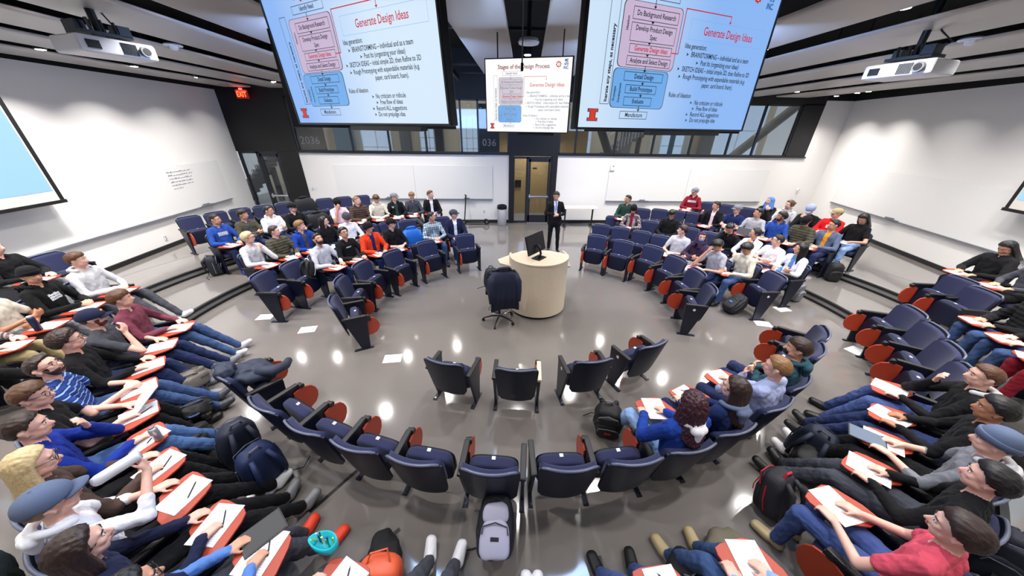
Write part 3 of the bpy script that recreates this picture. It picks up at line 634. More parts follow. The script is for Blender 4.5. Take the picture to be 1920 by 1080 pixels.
def fabric_blob(name, c, r, m, amp=.03, fr=9, seed=0, rz=0, tilt=0, p=2.6, parent=None, n=40, k=26, world=True):
    mb = MB(); mb.ell((0, 0, 0), r, m, n, k, p=p)
    vs = []
    for v in mb.v:
        V = Vector(v); d = V.normalized()
        q = noise.noise(Vector((V.x*fr+seed*7.3, V.y*fr, V.z*fr*.45)))*amp + noise.noise(Vector((V.x*fr*2.3+seed, V.y*fr*2.3, V.z*fr)))*amp*.45
        vs.append(tuple(V+d*q))
    mb.v = vs; o = mb.build(name, parent, smooth=True); o.location = c; o.rotation_euler = (tilt, 0, rz); return o
M_navyc = mat('navy_cloth', (22, 30, 58), .8, bump=.3, bscale=120)
def draped_coat(name, M, m, lab, wid=.5, h=.62, seed=1, sleeves=True):
    """a jacket hung over a chair back: shell that straddles the back, with collar and sleeves"""
    root = empty(name, (0, 0, 0)); root.matrix_world = M; tag(root, lab, 'jacket')
    rnd = random.Random(seed); mb = MB(); R = []; nseg = 26
    prof = [(-.10, -h), (-.11, -h*.6), (-.10, -h*.25), (-.085, 0), (-.03, .05), (.03, .05), (.08, 0), (.10, -h*.25), (.12, -h*.5), (.12, -h*.75)]
    vs = []; fs = []
    for j in range(nseg+1):
        x = (j/nseg-.5)*wid
        for i, (y, z) in enumerate(prof):
            s = 1 if y < 0 else -1
            fold = .022*sin(j*1.25+seed+z*2)*min(1, abs(z)*3+.1)+.012*noise.noise(Vector((x*9, z*5, seed)))
            flare = 1+.18*abs(z)
            vs.append((x*flare, y-s*abs(fold)-s*.01, z-.05*(2*abs(x)/wid)**2+.02*noise.noise(Vector((x*6, seed, z*3)))))
    k = len(prof)
    for j in range(nseg):
        for i in range(k-1): fs.append((j*k+i, (j+1)*k+i, (j+1)*k+i+1, j*k+i+1))
    mb.add(vs, fs, m); o = mb.build('body', root, smooth=True)
    mo = o.modifiers.new('t', 'SOLIDIFY'); mo.thickness = .018
    mb = MB(); mb.tube([(-.13, .0, .05), (-.08, -.03, .09), (0, -.045, .1), (.08, -.03, .09), (.13, 0, .05)], [.02, .03, .032, .03, .02], m, 10); mb.build('collar', root, smooth=True)
    if sleeves:
        for s in (-1, 1):
            mb = MB(); mb.tube([(s*wid*.42, -.03, -.03), (s*wid*.52, -.08, -.16), (s*wid*.54, -.10, -.34), (s*wid*.52, -.12, -.52)], [.06, .065, .055, .045], m, 12); mb.build('sleeve', root, smooth=True)
    return root
draped_coat('jacket', Matrix.Translation((.06, 4.92, 1.13)) @ Matrix.Rotation(radians(12), 4, 'Z'), M_navyc, 'dark navy jacket draped over the drafting stool', .46, .66, 2)

# trash can, folding table, scooter
e = empty('trash_can', (.08, 12.0, 0)); tag(e, 'grey cylindrical trash can with black rim by the centre door', 'trash can')
mb = MB(); mb.lathe([(.165, 0), (.17, .02), (.18, .66), (.17, .66)], mat('can_grey', (150, 150, 156), .4), n=28); mb.build('body', e, smooth=True)
mb = MB(); mb.lathe([(.185, .62), (.19, .64), (.185, .74), (.15, .76), (.14, .70)], M_blackm, n=28); mb.build('lid', e)
e = empty('folding_table', (3.0, 11.75, 0)); tag(e, 'narrow white folding table against the back wall behind the presenter', 'table')
mb = MB(); mb.box((0, 0, .74), (1.3, .5, .035), M_white); mb.build('tabletop', e, bevel=.006)
for x in (-.52, .52):
    mb = MB(); mb.box((x, 0, .37), (.05, .05, .7), M_frame); mb.box((x, 0, .06), (.05, .46, .04), M_frame)
    for y in (-.2, .2): mb.cyl((x-.01, y, .03), (x+.01, y, .03), .03, M_black, 10)
    mb.build('leg', e)
e = empty('electric_scooter', (-.95, 12.0, 0)); tag(e, 'black kick scooter parked against the back wall', 'scooter')
mb = MB(); mb.tube([(-.38, 0, .09), (-.33, 0, .14), (.35, 0, .1)], [.02, .025, .022], M_black); mb.box((.02, 0, .10), (.6, .15, .03), M_black); mb.build('deck', e, bevel=.005)
mb = MB(); mb.cyl((-.42, 0, .1), (-.32, 0, 1.05), .022, M_blackm, 10); mb.build('steering_column', e)
mb = MB(); mb.cyl((-.32, -.22, 1.06), (-.32, .22, 1.06), .016, M_black, 8); mb.cyl((-.32, 0, 1.02), (-.34, 0, 1.14), .022, M_black, 8); mb.build('handlebar', e)
for x in (-.44, .44): mb = MB(); mb.torus((x, 0, .1), .075, .027, M_black, 22, 8, axis='y'); mb.cyl((x, -.03, .1), (x, .03, .1), .03, M_grayp, 10); mb.build('wheel', e, smooth=True)
mb = MB(); mb.tube([(.3, 0, .13), (.38, 0, .21), (.47, 0, .2)], .02, M_black); mb.build('rear_fender', e)

# ------------------------------------------------------------------ auditorium chairs
CH = {}
def back_ring_mesh(name, z0, z1, w0, w1, yoff, th, m, cor, nz=12, nx=10):
    mb = MB(); R = []
    for i in range(nz+1):
        t = i/nz; z = z0+(z1-z0)*(1-(1-t)**1.35); tt = (z-z0)/(z1-z0)
        w = w0+(w1-w0)*tt
        d = z1-z
        if d < cor: w -= cor*(1-sqrt(max(0, 1-((cor-d)/cor)**2)))
        d = z-z0
        if d < cor*.5: w -= cor*.5*(1-sqrt(max(0, 1-((cor*.5-d)/(cor*.5))**2)))
        yb = -.175-(z-.42)*.24+yoff; r = []
        e = th*(.55 if i in (0, nz) else 1)
        for j in range(nx+1): x = -w+2*w*j/nx; r.append((x, yb+.055*(x/.25)**2+e/2, z))
        for j in range(nx+1): x = w-2*w*j/nx; r.append((x, yb+.055*(x/.25)**2-e/2, z))
        R.append(r)
    mb.rings(R, m); return smooth_angle(mb.mesh(name), 50)
CH['backrest'] = back_ring_mesh('backrest', .41, .865, .222, .245, 0, .055, M_fab, .06)
CH['back_shell'] = back_ring_mesh('back_shell', .27, .885, .228, .262, -.038, .022, M_shell, .07)
def rim():
    mb = MB(); pts = []
    for i in range(25):
        t = -1+2*i/24; x = t*.25; z = .886-.055*max(0, abs(t)-.72)**2/.0784*1.0
        pts.append((x, -.175-(z-.42)*.24-.036+.055*(x/.25)**2, z))
    mb.tube(pts, .012, mat('shell_edge_reflection', (92, 98, 118), .3), 8); return mb.mesh('back_rim', True)  # light grey reflection along the shell's top edge, painted into the colour
CH['back_rim'] = rim()
def seat_up():
    a = MB(); Mx = Matrix.Translation((0, .035, .405)) @ Matrix.Rotation(radians(9), 4, 'X')
    a.ell((0, -.02, .012), (.232, .062, .19), M_fab, 28, 16, Mx, p=5); f = smooth_angle(a.mesh('seat'), 60)
    b = MB(); b.ell((0, .032, -.008), (.236, .042, .178), M_shell, 28, 16, Mx, p=4.2); s = smooth_angle(b.mesh('seat_shell'), 60)
    t = MB(); t.box((0, .012, .203), (.035, .03, .006), M_white, Mx); return f, s, t.mesh('seat_tag')
CH['seat_up'], CH['shell_up'], CH['tag_up'] = seat_up()
a = MB(); a.ell((0, .03, .437), (.24, .235, .046), M_fab, 28, 14, p=4.5); CH['seat_down'] = smooth_angle(a.mesh('seat'), 60)
a = MB(); a.ell((0, .02, .402), (.236, .22, .035), M_shell, 28, 12, p=4); CH['shell_down'] = smooth_angle(a.mesh('seat_shell'), 60)
for side, s in (('R', 1), ('L', -1)):
    x = s*.278
    a = MB(); a.prism([(.0, .015), (.13, .015), (.175, .605), (-.175, .605)], x-.016, x+.016, M_panel, 'x'); CH['panel'+side] = a.mesh('side_panel', bevel=.006)
    a = MB(); a.box((x, .03, .008), (.05, .30, .016), M_panel); a.cyl((x, -.09, .016), (x, -.09, .026), .012, M_chrome, 8); a.cyl((x, .15, .016), (x, .15, .026), .012, M_chrome, 8); CH['foot'+side] = a.mesh('foot_plate')
    a = MB(); a.box((x, -.01, .624), (.056, .36, .036), M_armp); CH['arm'+side] = a.mesh('armrest', bevel=.012, smooth=False)
    a = MB(); a.box((x, -.01, .624), (.056, .36, .036), M_armc); CH['armc'+side] = a.mesh('armrest', bevel=.012)
    a = MB(); a.cyl((x-s*.045, .19, .60), (x+s*.02, .19, .60), .027, M_armp, 14); a.box((x-s*.02, .2, .56), (.022, .05, .1), M_armp); CH['hinge'+side] = a.mesh('tablet_hinge')
    pts = [(.08, .25), (.13, .235), (.21, .24), (.285, .275), (.325, .335), (.34, .41), (.325, .48), (.285, .54), (.22, .57), (.15, .575), (.09, .56)]
    a = MB(); a.prism(pts, x-s*.030-.009, x-s*.030+.009, M_tab, 'x'); CH['tabup'+side] = a.mesh('tablet_arm', bevel=.004)
    pts = [(.285*s, .14), (.285*s, .26), (.235*s, .40), (.20*s, .455), (.15*s, .475), (-.03*s, .47), (-.085*s, .455), (-.10*s, .41), (-.085*s, .26), (-.06*s, .225), (.02*s, .20), (.14*s, .14)]
    a = MB(); a.prism(pts, .664, .682, M_tab, 'z'); CH['tabdn'+side] = a.mesh('tablet_arm', bevel=.005)
    a = MB(); a.box((x, .17, .645), (.04, .12, .03), M_armp); a.box((x-s*.06, .26, .652), (.13, .03, .02), M_armp); CH['brk'+side] = a.mesh('tablet_bracket', bevel=.004)
a = MB(); a.cyl((.296, .02, .54), (.300, .02, .54), .023, M_white, 16); CH['seatno'] = a.mesh('seat_number_disc')
def chair(X, Y, z, ang, label, tab='R', both=False, occ=False, group=None, cream=False, disc=False):
    r = empty('auditorium_chair', (X, Y, z), ang-pi/2); tag(r, label, 'chair', group)
    link('backrest', CH['backrest'], r); s = link('back_shell', CH['back_shell'], r); link('rim', CH['back_rim'], s)
    if occ: link('seat', CH['seat_down'], r); link('seat_shell', CH['shell_down'], r)
    else:
        q = link('seat', CH['seat_up'], r); link('seat_shell', CH['shell_up'], r); link('seat_tag', CH['tag_up'], q)
    for sd in ('RL' if both else tab):
        p = link('side_panel', CH['panel'+sd], r); link('foot_plate', CH['foot'+sd], p); link('armrest', CH[('armc' if cream and sd == 'R' else 'arm')+sd], r)
    if occ == 'tab': link('tablet_arm', CH['tabdn'+tab], r); link('tablet_bracket', CH['brk'+tab], r)
    else: link('tablet_arm', CH['tabup'+tab], r); link('tablet_hinge', CH['hinge'+tab], r)
    if disc: 
        o = link('seat_number', CH['seatno'], r)
        if tab == 'R': o.matrix_local = Matrix.Rotation(0, 4, 'Z') @ Matrix.Diagonal((-1, 1, 1, 1))
    return r

# ------------------------------------------------------------------ people
C = dict(k=(15, 15, 18), n=(26, 32, 60), g=(168, 168, 176), lg=(198, 197, 200), dg=(66, 68, 76), w=(226, 226, 232), cr=(212, 202, 184), j=(58, 80, 122), lj=(136, 166, 212), mj=(74, 104, 152), dj=(32, 44, 82), vj=(64, 82, 134),
         r=(186, 22, 30), dr=(130, 22, 40), b=(22, 56, 140), rb=(16, 44, 136), db=(20, 36, 82), or_=(224, 62, 26), gn=(38, 66, 54), ol=(74, 70, 56), mar=(112, 54, 70), pk=(236, 200, 214), pp=(62, 44, 66), tn=(186, 150, 82), bl=(34, 70, 150), sb=(90, 130, 196),
         tee=(208, 78, 96), teal=(38, 74, 88), brn=(74, 58, 50), gb=(92, 104, 130), khaki=(176, 158, 118), must=(232, 150, 30), gy=(120, 122, 128), blk=(14, 14, 16), lav=(150, 160, 196), red=(214, 24, 32))
HC = dict(k=(20, 17, 17), db=(46, 30, 24), b=(84, 54, 34), lb=(128, 92, 56), bl=(206, 180, 132), au=(92, 42, 32), cu=(58, 26, 34), gr=(120, 110, 100))
SK = dict(l=(228, 178, 158), m=(206, 152, 124), t=(172, 118, 86), d=(104, 66, 46))
def cloth(key):
    if key == 'str': 
        if 'cloth_str' in MATS: return MATS['cloth_str']
        m = mat('cloth_str', (24, 52, 120), .85, bump=.2, bscale=200); nt = m.node_tree; b = nt.nodes['Principled BSDF']
        tc = nt.nodes.new('ShaderNodeTexCoord'); w = nt.nodes.new('ShaderNodeTexWave'); w.bands_direction = 'Z'; w.inputs['Scale'].default_value = 6.5; w.inputs['Distortion'].default_value = 1.2; w.inputs['Detail Scale'].default_value = .6
        cr = nt.nodes.new('ShaderNodeValToRGB'); cr.color_ramp.interpolation = 'CONSTANT'; cr.color_ramp.elements[0].color = (*lin((20, 58, 138)), 1); cr.color_ramp.elements[1].position = .86; cr.color_ramp.elements[1].color = (*lin((140, 178, 226)), 1)
        e = cr.color_ramp.elements.new(.45); e.color = (*lin((14, 34, 88)), 1)
        nt.links.new(tc.outputs['Object'], w.inputs['Vector']); nt.links.new(w.outputs['Fac'], cr.inputs['Fac']); nt.links.new(cr.outputs['Color'], b.inputs['Base Color']); return m
    if key[:2] == 'pl':
        if 'cloth_'+key in MATS: return MATS['cloth_'+key]
        base, c1, c2 = {'pl1': ((210, 220, 222), (70, 104, 124), (40, 62, 84)), 'pl2': (( 44, 34, 62), (190, 186, 214), (90, 70, 120)), 'pl3': ((120, 100, 104), (40, 30, 40), (190, 180, 180))}[key]
        m = mat('cloth_'+key, base, .85); nt = m.node_tree; b = nt.nodes['Principled BSDF']; tc = nt.nodes.new('ShaderNodeTexCoord')
        prev = None
        for d, c in (('X', c1), ('Z', c1), ('Y', c2)):
            w = nt.nodes.new('ShaderNodeTexWave'); w.bands_direction = d; w.inputs['Scale'].default_value = 5.5; nt.links.new(tc.outputs['Object'], w.inputs['Vector'])
            mr = nt.nodes.new('ShaderNodeMath'); mr.operation = 'GREATER_THAN'; mr.inputs[1].default_value = .66; nt.links.new(w.outputs['Fac'], mr.inputs[0])
            mu = nt.nodes.new('ShaderNodeMath'); mu.operation = 'MULTIPLY'; mu.inputs[1].default_value = .62; nt.links.new(mr.outputs[0], mu.inputs[0])
            mx = nt.nodes.new('ShaderNodeMix'); mx.data_type = 'RGBA'; nt.links.new(mu.outputs[0], mx.inputs['Factor']); mx.inputs['B'].default_value = (*lin(c), 1)
            if prev is None: mx.inputs['A'].default_value = (*lin(base), 1)
            else: nt.links.new(prev, mx.inputs['A'])
            prev = mx.outputs['Result']
        nt.links.new(prev, b.inputs['Base Color']); return m
    return mat('cloth_'+key, C[key], .88, bump=.25, bscale=160, sheen=.02, spec=.25)
def skinm(k): 
    m = mat('skin_'+k, SK[k], .5); m.node_tree.nodes['Principled BSDF'].inputs['Subsurface Weight'].default_value = .08; m.node_tree.nodes['Principled BSDF'].inputs['Subsurface Scale'].default_value = .02; return m
def hairm(k):
    if 'hair_'+k in MATS: return MATS['hair_'+k]
    m = mat('hair_'+k, HC[k], .38, spec=.45); nt = m.node_tree; b = nt.nodes['Principled BSDF']
    tc = nt.nodes.new('ShaderNodeTexCoord'); mp = nt.nodes.new('ShaderNodeMapping'); mp.inputs['Scale'].default_value = (330, 28, 60); nz = nt.nodes.new('ShaderNodeTexNoise'); nz.inputs['Scale'].default_value = 1; nz.inputs['Detail'].default_value = 3
    nt.links.new(tc.outputs['Object'], mp.inputs['Vector']); nt.links.new(mp.outputs['Vector'], nz.inputs['Vector'])
    bp = nt.nodes.new('ShaderNodeBump'); bp.inputs['Strength'].default_value = .8; bp.inputs['Distance'].default_value = .004; nt.links.new(nz.outputs['Fac'], bp.inputs['Height']); nt.links.new(bp.outputs['Normal'], b.inputs['Normal'])
    mr = nt.nodes.new('ShaderNodeMapRange'); mr.inputs['To Min'].default_value = .45; mr.inputs['To Max'].default_value = 1.6; nt.links.new(nz.outputs['Fac'], mr.inputs['Value'])
    vm = nt.nodes.new('ShaderNodeVectorMath'); vm.operation = 'SCALE'; vm.inputs[0].default_value = lin(HC[k]); nt.links.new(mr.outputs['Result'], vm.inputs['Scale']); nt.links.new(vm.outputs['Vector'], b.inputs['Base Color'])
    return m
M_eyew = mat('eye_white', (225, 222, 220), .3); M_iris = mat('eye_dark', (30, 22, 20), .2); M_lip = mat('lips', (176, 96, 92), .5); M_spec = mat('glasses_frame', (22, 20, 24), .3)

def remesh(vs, fs, vox, smooth_it=3):
    me = bpy.data.meshes.new('tmp'); me.from_pydata(vs, [], fs); ob = bpy.data.objects.new('tmp', me); TMP.collection.objects.link(ob)
    r = ob.modifiers.new('r', 'REMESH'); r.mode = 'VOXEL'; r.voxel_size = vox
    s = ob.modifiers.new('s', 'SMOOTH'); s.factor = .5; s.iterations = smooth_it
    TMP.view_layers[0].update()
    out = bpy.data.meshes.new_from_object(ob.evaluated_get(TMP.view_layers[0].depsgraph))
    bpy.data.objects.remove(ob); bpy.data.meshes.remove(me); return out
V = Vector
def capsule(vs, fs, a, b, ra, rb, n=12):
    a = V(a); b = V(b); d = b-a; L = d.length
    d = d/L if L > 1e-6 else V((0, 0, 1)); u = d.orthogonal().normalized(); w = d.cross(u); R = []
    for k in (80, 50, 20, 0): t = radians(k); R.append((a-d*ra*sin(t), ra*cos(t)))
    for k in (0, 20, 50, 80): t = radians(k); R.append((b+d*rb*sin(t), rb*cos(t)))
    if L < 1e-6: R = R[:4]+R[5:]
    o = len(vs)
    for p, r in R:
        for j in range(n): t = 2*pi*j/n; vs.append(tuple(p+(u*cos(t)+w*sin(t))*r))
    m = len(R)
    for i in range(m-1):
        for j in range(n): k = (j+1) % n; fs.append((o+i*n+j, o+i*n+k, o+(i+1)*n+k, o+(i+1)*n+j))
    fs.append(tuple(o+j for j in range(n-1, -1, -1))); fs.append(tuple(o+(m-1)*n+j for j in range(n)))
def hand(P, w, f, n, s, rf):
    """palm, four fingers of unequal length with a bend, thumb from the side. w wrist, f forward, n palm normal, s side sign"""
    w = V(w); f = V(f).normalized(); n = V(n); n = (n-f*n.dot(f)).normalized(); u = f.cross(n)*s   # u points to the thumb side
    for k in (-1, 0, 1): P.append((w+u*.02*k+f*.01, w+u*.026*k+f*.075, .017, .0165, 'skin'))
    for i, (L, c) in enumerate(((.068, .35), (.078, .3), (.073, .4), (.056, .55))):
        b = w+f*.085+u*(.030-.020*i); d1 = (f*cos(c)+n*sin(c)+u*(.12-.08*i)).normalized(); d2 = (f*cos(c+.9)+n*sin(c+.9)).normalized()
        P.append((b, b+d1*L*.55, rf, rf*.95, 'skin')); P.append((b+d1*L*.55, b+d1*L*.55+d2*L*.5, rf*.95, rf*.85, 'skin'))
    b = w+f*.025+u*.034; d1 = (f*.65+u*.6+n*.35).normalized(); d2 = (f*.9+u*.0+n*.5).normalized()
    P.append((b, b+d1*.04, rf*1.25, rf*1.1, 'skin')); P.append((b+d1*.04, b+d1*.04+d2*.034, rf*1.1, rf*.95, 'skin'))
def head_prims(P, Mh, fem=False):
    def q(*p): return Mh @ V(p)
    k = .94 if fem else 1
    P += [(q(0, -.022, .03), q(0, .012, .034), .088*k, .080*k, 'skin'), (q(0, -.03, .0), q(0, .03, -.02), .078*k, .064*k, 'skin'),
          (q(-.02, .035, -.05), q(.02, .035, -.05), .047*k, .047*k, 'skin'), (q(0, .045, -.082), q(0, .052, -.088), .026*k, .022*k, 'skin'),
          (q(-.035, .01, -.06), q(-.012, .05, -.086), .032*k, .022*k, 'skin'), (q(.035, .01, -.06), q(.012, .05, -.086), .032*k, .022*k, 'skin'),
          (q(0, .088, .012), q(0, .108, -.022), .010, .0145, 'skin'), (q(-.012, .094, -.027), q(.012, .094, -.027), .009, .009, 'skin'),
          (q(-.034, .078, .034), q(.034, .078, .034), .013, .013, 'skin'), (q(-.018, .086, -.052), q(.018, .086, -.052), .0085, .0085, 'skin'),
          (q(-.036, .062, -.012), q(-.036, .055, -.02), .026, .024, 'skin'), (q(.036, .062, -.012), q(.036, .055, -.02), .026, .024, 'skin')]
    for s in (-1, 1): P.append((q(s*.084, -.010, .020), q(s*.082, -.002, -.024), .016, .011, 'skin')); P.append((q(s*.092, -.020, .018), q(s*.089, -.016, .0), .013, .010, 'skin'))
ARM = {  # right arm (elbow, wrist, forward, normal), left arm mirrored input on -x
 'write': (((.29, .02, .72), (.13, .22, .725), (-.25, 1, -.12), (0, 0, -1)), ((-.29, .03, .73), (-.12, .25, .722), (.35, 1, -.1), (0, 0, -1))),
 'cross': (((.25, .02, .76), (-.05, .16, .80), (-1, .15, .1), (0, -1, 0)), ((-.25, .03, .74), (.04, .20, .74), (1, .05, .05), (0, -1, -.2))),
 'chin': (((.28, .04, .72), (.10, .24, .725), (-.4, 1, -.1), (0, 0, -1)), ((-.20, .20, .74), (-.07, .10, .985), (.35, .1, .9), (.3, -1, 0))),
 'clasp': (((.28, .02, .71), (.07, .25, .735), (-.8, .6, 0), (0, -.4, -1)), ((-.28, .02, .71), (-.07, .26, .735), (.8, .6, 0), (0, -.4, -1))),
 'lap': (((.28, .0, .70), (.12, .24, .66), (-.5, 1, -.1), (0, 0, -1)), ((-.28, .0, .70), (-.12, .24, .66), (.5, 1, -.1), (0, 0, -1))),
 'chinr': (((.20, .20, .74), (.07, .10, .985), (-.35, .1, .9), (-.3, -1, 0)), ((-.28, .04, .72), (-.10, .24, .725), (.4, 1, -.1), (0, 0, -1))),
 'brow': (((.22, .24, .76), (.07, .14, 1.10), (-.4, -.2, .8), (-.3, -1, 0)), ((-.28, .04, .72), (-.08, .26, .725), (.4, 1, -.1), (0, 0, -1))),
 'drink': (((.30, .12, .92), (.10, .26, 1.10), (-.6, .1, .6), (-.5, -.8, 0)), ((-.28, .04, .72), (-.12, .24, .722), (.3, 1, -.1), (0, 0, -1))),
 'raise': (((.30, .02, .74), (.26, .20, .98), (.0, .2, 1), (-1, 0, 0)), ((-.28, .04, .72), (-.10, .24, .725), (.4, 1, -.1), (0, 0, -1))),
 'stand': (((.27, -.08, 1.14), (.06, .14, 1.17), (-1, .3, .1), (0, -.5, -1)), ((-.27, -.08, 1.14), (-.07, .15, 1.15), (1, .2, .15), (0, -.5, -1))),
}
LEG = {'bent': ((.13, .40, .545), (.12, .43, .10)), 'ext': ((.12, .43, .535), (.11, .80, .09)), 'ext2': ((.13, .42, .54), (.14, .66, .09)), 'tuck': ((.14, .40, .54), (.13, .20, .10))}
HAIRS = {}
def hair_mesh(kind):
    if kind in HAIRS: return HAIRS[kind]
    bm = bmesh.new(); bmesh.ops.create_icosphere(bm, subdivisions=5, radius=1)
    th = {'short': .010, 'buzz': .003, 'curly': .026, 'med': .018, 'long': .010, 'wavy': .018, 'bun': .008, 'fringe': .015}[kind]
    curl = kind in ('curly', 'wavy'); lng = kind in ('long', 'wavy', 'bun')
    for v in bm.verts:
        d = v.co.normalized(); r0 = 1/sqrt((d.x/.0885)**2+(d.y/.106)**2+(d.z/.102)**2); y = d.y
        pts = [(-1, -.62), (-.55, -.60), (-.30, -.35), (-.12, .10), (.12, .16), (.30, -.02), (.42, .22), (.62, .50), (1, .60)]
        if kind in ('med', 'curly'): pts = [(-1, -.72), (-.45, -.66), (-.15, -.30), (.05, -.12), (.32, -.10), (.45, .20), (.65, .46), (1, .54)]
        if kind == 'fringe': pts = [(-1, -.66), (-.5, -.62), (-.25, -.25), (.05, .02), (.32, -.05), (.45, .12), (.65, .32), (1, .36)]
        if lng: pts = [(-1, -.8), (0, -.78), (.15, -.6), (.38, -.05), (.5, .30), (.7, .55), (1, .62)]
        line = next((l0+(l1-l0)*(y-y0)/(y1-y0) for (y0, l0), (y1, l1) in zip(pts, pts[1:]) if y0 <= y <= y1), -.6)
        line += .07*noise.noise(d*9)+.04*noise.noise(d*22)
        q = (d.z-line); s = min(1, max(0, q/.07)); s = s*s*(3-2*s)
        body = min(1, max(0, q/.55))
        fr = 15 if curl else 9
        t = th*(.35+.65*body)+(.012 if curl else .005)*noise.noise(Vector((d.x*fr, d.y*fr*(1 if curl else .35), d.z*fr*.7)))
        if curl: t += .006*noise.noise(d*34)
        if kind in ('fringe', 'med', 'short'): t += (.016 if kind != 'short' else .010)*max(0, d.z-.2)*max(0, d.y+.2)*(1+.6*noise.noise(Vector((d.x*14, 0, d.z*3))))
        v.co = d*(r0-.016+(t+.019)*s)
    me = bpy.data.meshes.new('hair'); bm.to_mesh(me); bm.free()
    vs = [tuple(v.co+Vector((0, -.006, .028))) for v in me.vertices]; fs = [tuple(p.vertices) for p in me.polygons]
    if kind in ('long', 'wavy', 'bun'):
        if kind == 'bun': capsule(vs, fs, (0, -.115, .05), (0, -.135, .045), .032, .032)
        else:
            rr = random.Random(4)
            for i in range(15):
                a = radians(-184+i*188/14)   # around the back
                x, y = .080*cos(a), .092*sin(a)-.012
                L = .40 if kind == 'long' else .34
                p0 = (x, y, .02); p1 = (x*1.15, y*1.05, -.12); p2 = (x*(1.6 if kind == 'wavy' else 1.25), y*1.5-.02, -L+.10*abs(cos(a)))
                q = .040 if kind == 'wavy' else .024
                capsule(vs, fs, p0, p1, q, q+.003, 8); capsule(vs, fs, p1, p2, q+.003, q*.6, 8)
        m2 = remesh(vs, fs, .006, 2)
        for v in m2.vertices:
            k = .005 if kind != 'wavy' else .011; v.co += v.normal*k*noise.noise(Vector((v.co.x*60, v.co.y*60, v.co.z*(9 if kind != 'wavy' else 34))))
        bpy.data.meshes.remove(me); me = m2; me.name = 'hair'
    else:
        for v, p in zip(me.vertices, vs): v.co = p
    me.polygons.foreach_set('use_smooth', [True]*len(me.polygons)); me.materials.clear(); me.materials.append(hairm('k')); HAIRS[kind] = me; return me
def fixed(name, fn):
    if name not in HAIRS: mb = MB(); fn(mb); HAIRS[name] = mb.mesh(name, True)
    return HAIRS[name]
def eye_f(s):
    def f(mb): mb.ell((s*.031, .0838, .012), (.0105, .0075, .0062), M_eyew, 12, 8); mb.ell((s*.031, .0892, .012), (.0055, .004, .0055), M_iris, 10, 6)
    return f
def brow_f(s):
    def f(mb): mb.tube([(s*.016, .0945, .034), (s*.032, .0935, .038), (s*.048, .083, .033)], [.0035, .0042, .0028], M_iris, 6)
    return f
def mouth_f(mb): mb.tube([(-.022, .0885, -.053), (-.010, .0955, -.051), (0, .097, -.0525), (.010, .0955, -.051), (.022, .0885, -.053)], [.003, .005, .0048, .005, .003], M_lip, 6)
def glasses_f(mb):
    for s in (-1, 1):
        mb.torus((s*.033, .104, .010), .021, .0022, M_spec, 20, 6, axis='y'); mb.cyl((s*.054, .102, .014), (s*.088, .0, .018), .002, M_spec, 5)
    mb.cyl((-.012, .105, .012), (.012, .105, .012), .002, M_spec, 5)
def cap_mesh(mb, m):
    vs = []; n = 28; R = []
    for k in range(9):
        a = radians(k*11.2); R.append([(.104*cos(a)**.9*cos(2*pi*j/n), -.008+.123*cos(a)**.9*sin(2*pi*j/n), .040+.102*sin(a)) for j in range(n)])
    R.insert(0, [(p[0]*.97, p[1]*.97, p[2]-.012) for p in R[0]]); mb.rings(R, m); mb.ell((0, -.008, .142), (.008, .008, .005), m)
def brim_mesh(mb, m):
    top = []; n = 12
    for th_ in (.0, -.006):
        for i in range(n+1):
            t = -1+2*i/n; x = t*.078; yb = .113*sqrt(max(0, 1-(x/.104)**2))-.01; yf = yb+.072*sqrt(max(.02, 1-t*t))
            z = .042-.016*t*t+th_; top.append((x, yb, z)); top.append((x, yf, z-.014))
    fs = []; m_ = 2*(n+1)
    for i in range(n):
        a = 2*i; fs += [(a, a+2, a+3, a+1), (m_+a, m_+a+1, m_+a+3, m_+a+2), (a+1, a+3, m_+a+3, m_+a+1), (a, m_+a, m_+a+2, a+2)]
    mb.add(top, fs, m)
def beanie_mesh(mb, m):
    n = 28; R = []
    for k in range(11):
        a = radians(k*9); R.append([(.101*cos(a)**.62*cos(2*pi*j/n), -.010+.117*cos(a)**.62*sin(2*pi*j/n), .028+.122*sin(a)-.03*sin(2*pi*j/n)*0) for j in range(n)])
    mb.rings(R, m); R = []
    for z, r in ((-.005, .97), (-.003, 1.02), (.045, 1.03), (.050, .99)): R.append([(.101*r*cos(2*pi*j/n), -.010+.117*r*sin(2*pi*j/n), z+.02-.022*-sin(2*pi*j/n)) for j in range(n)])
    mb.rings(R, m)
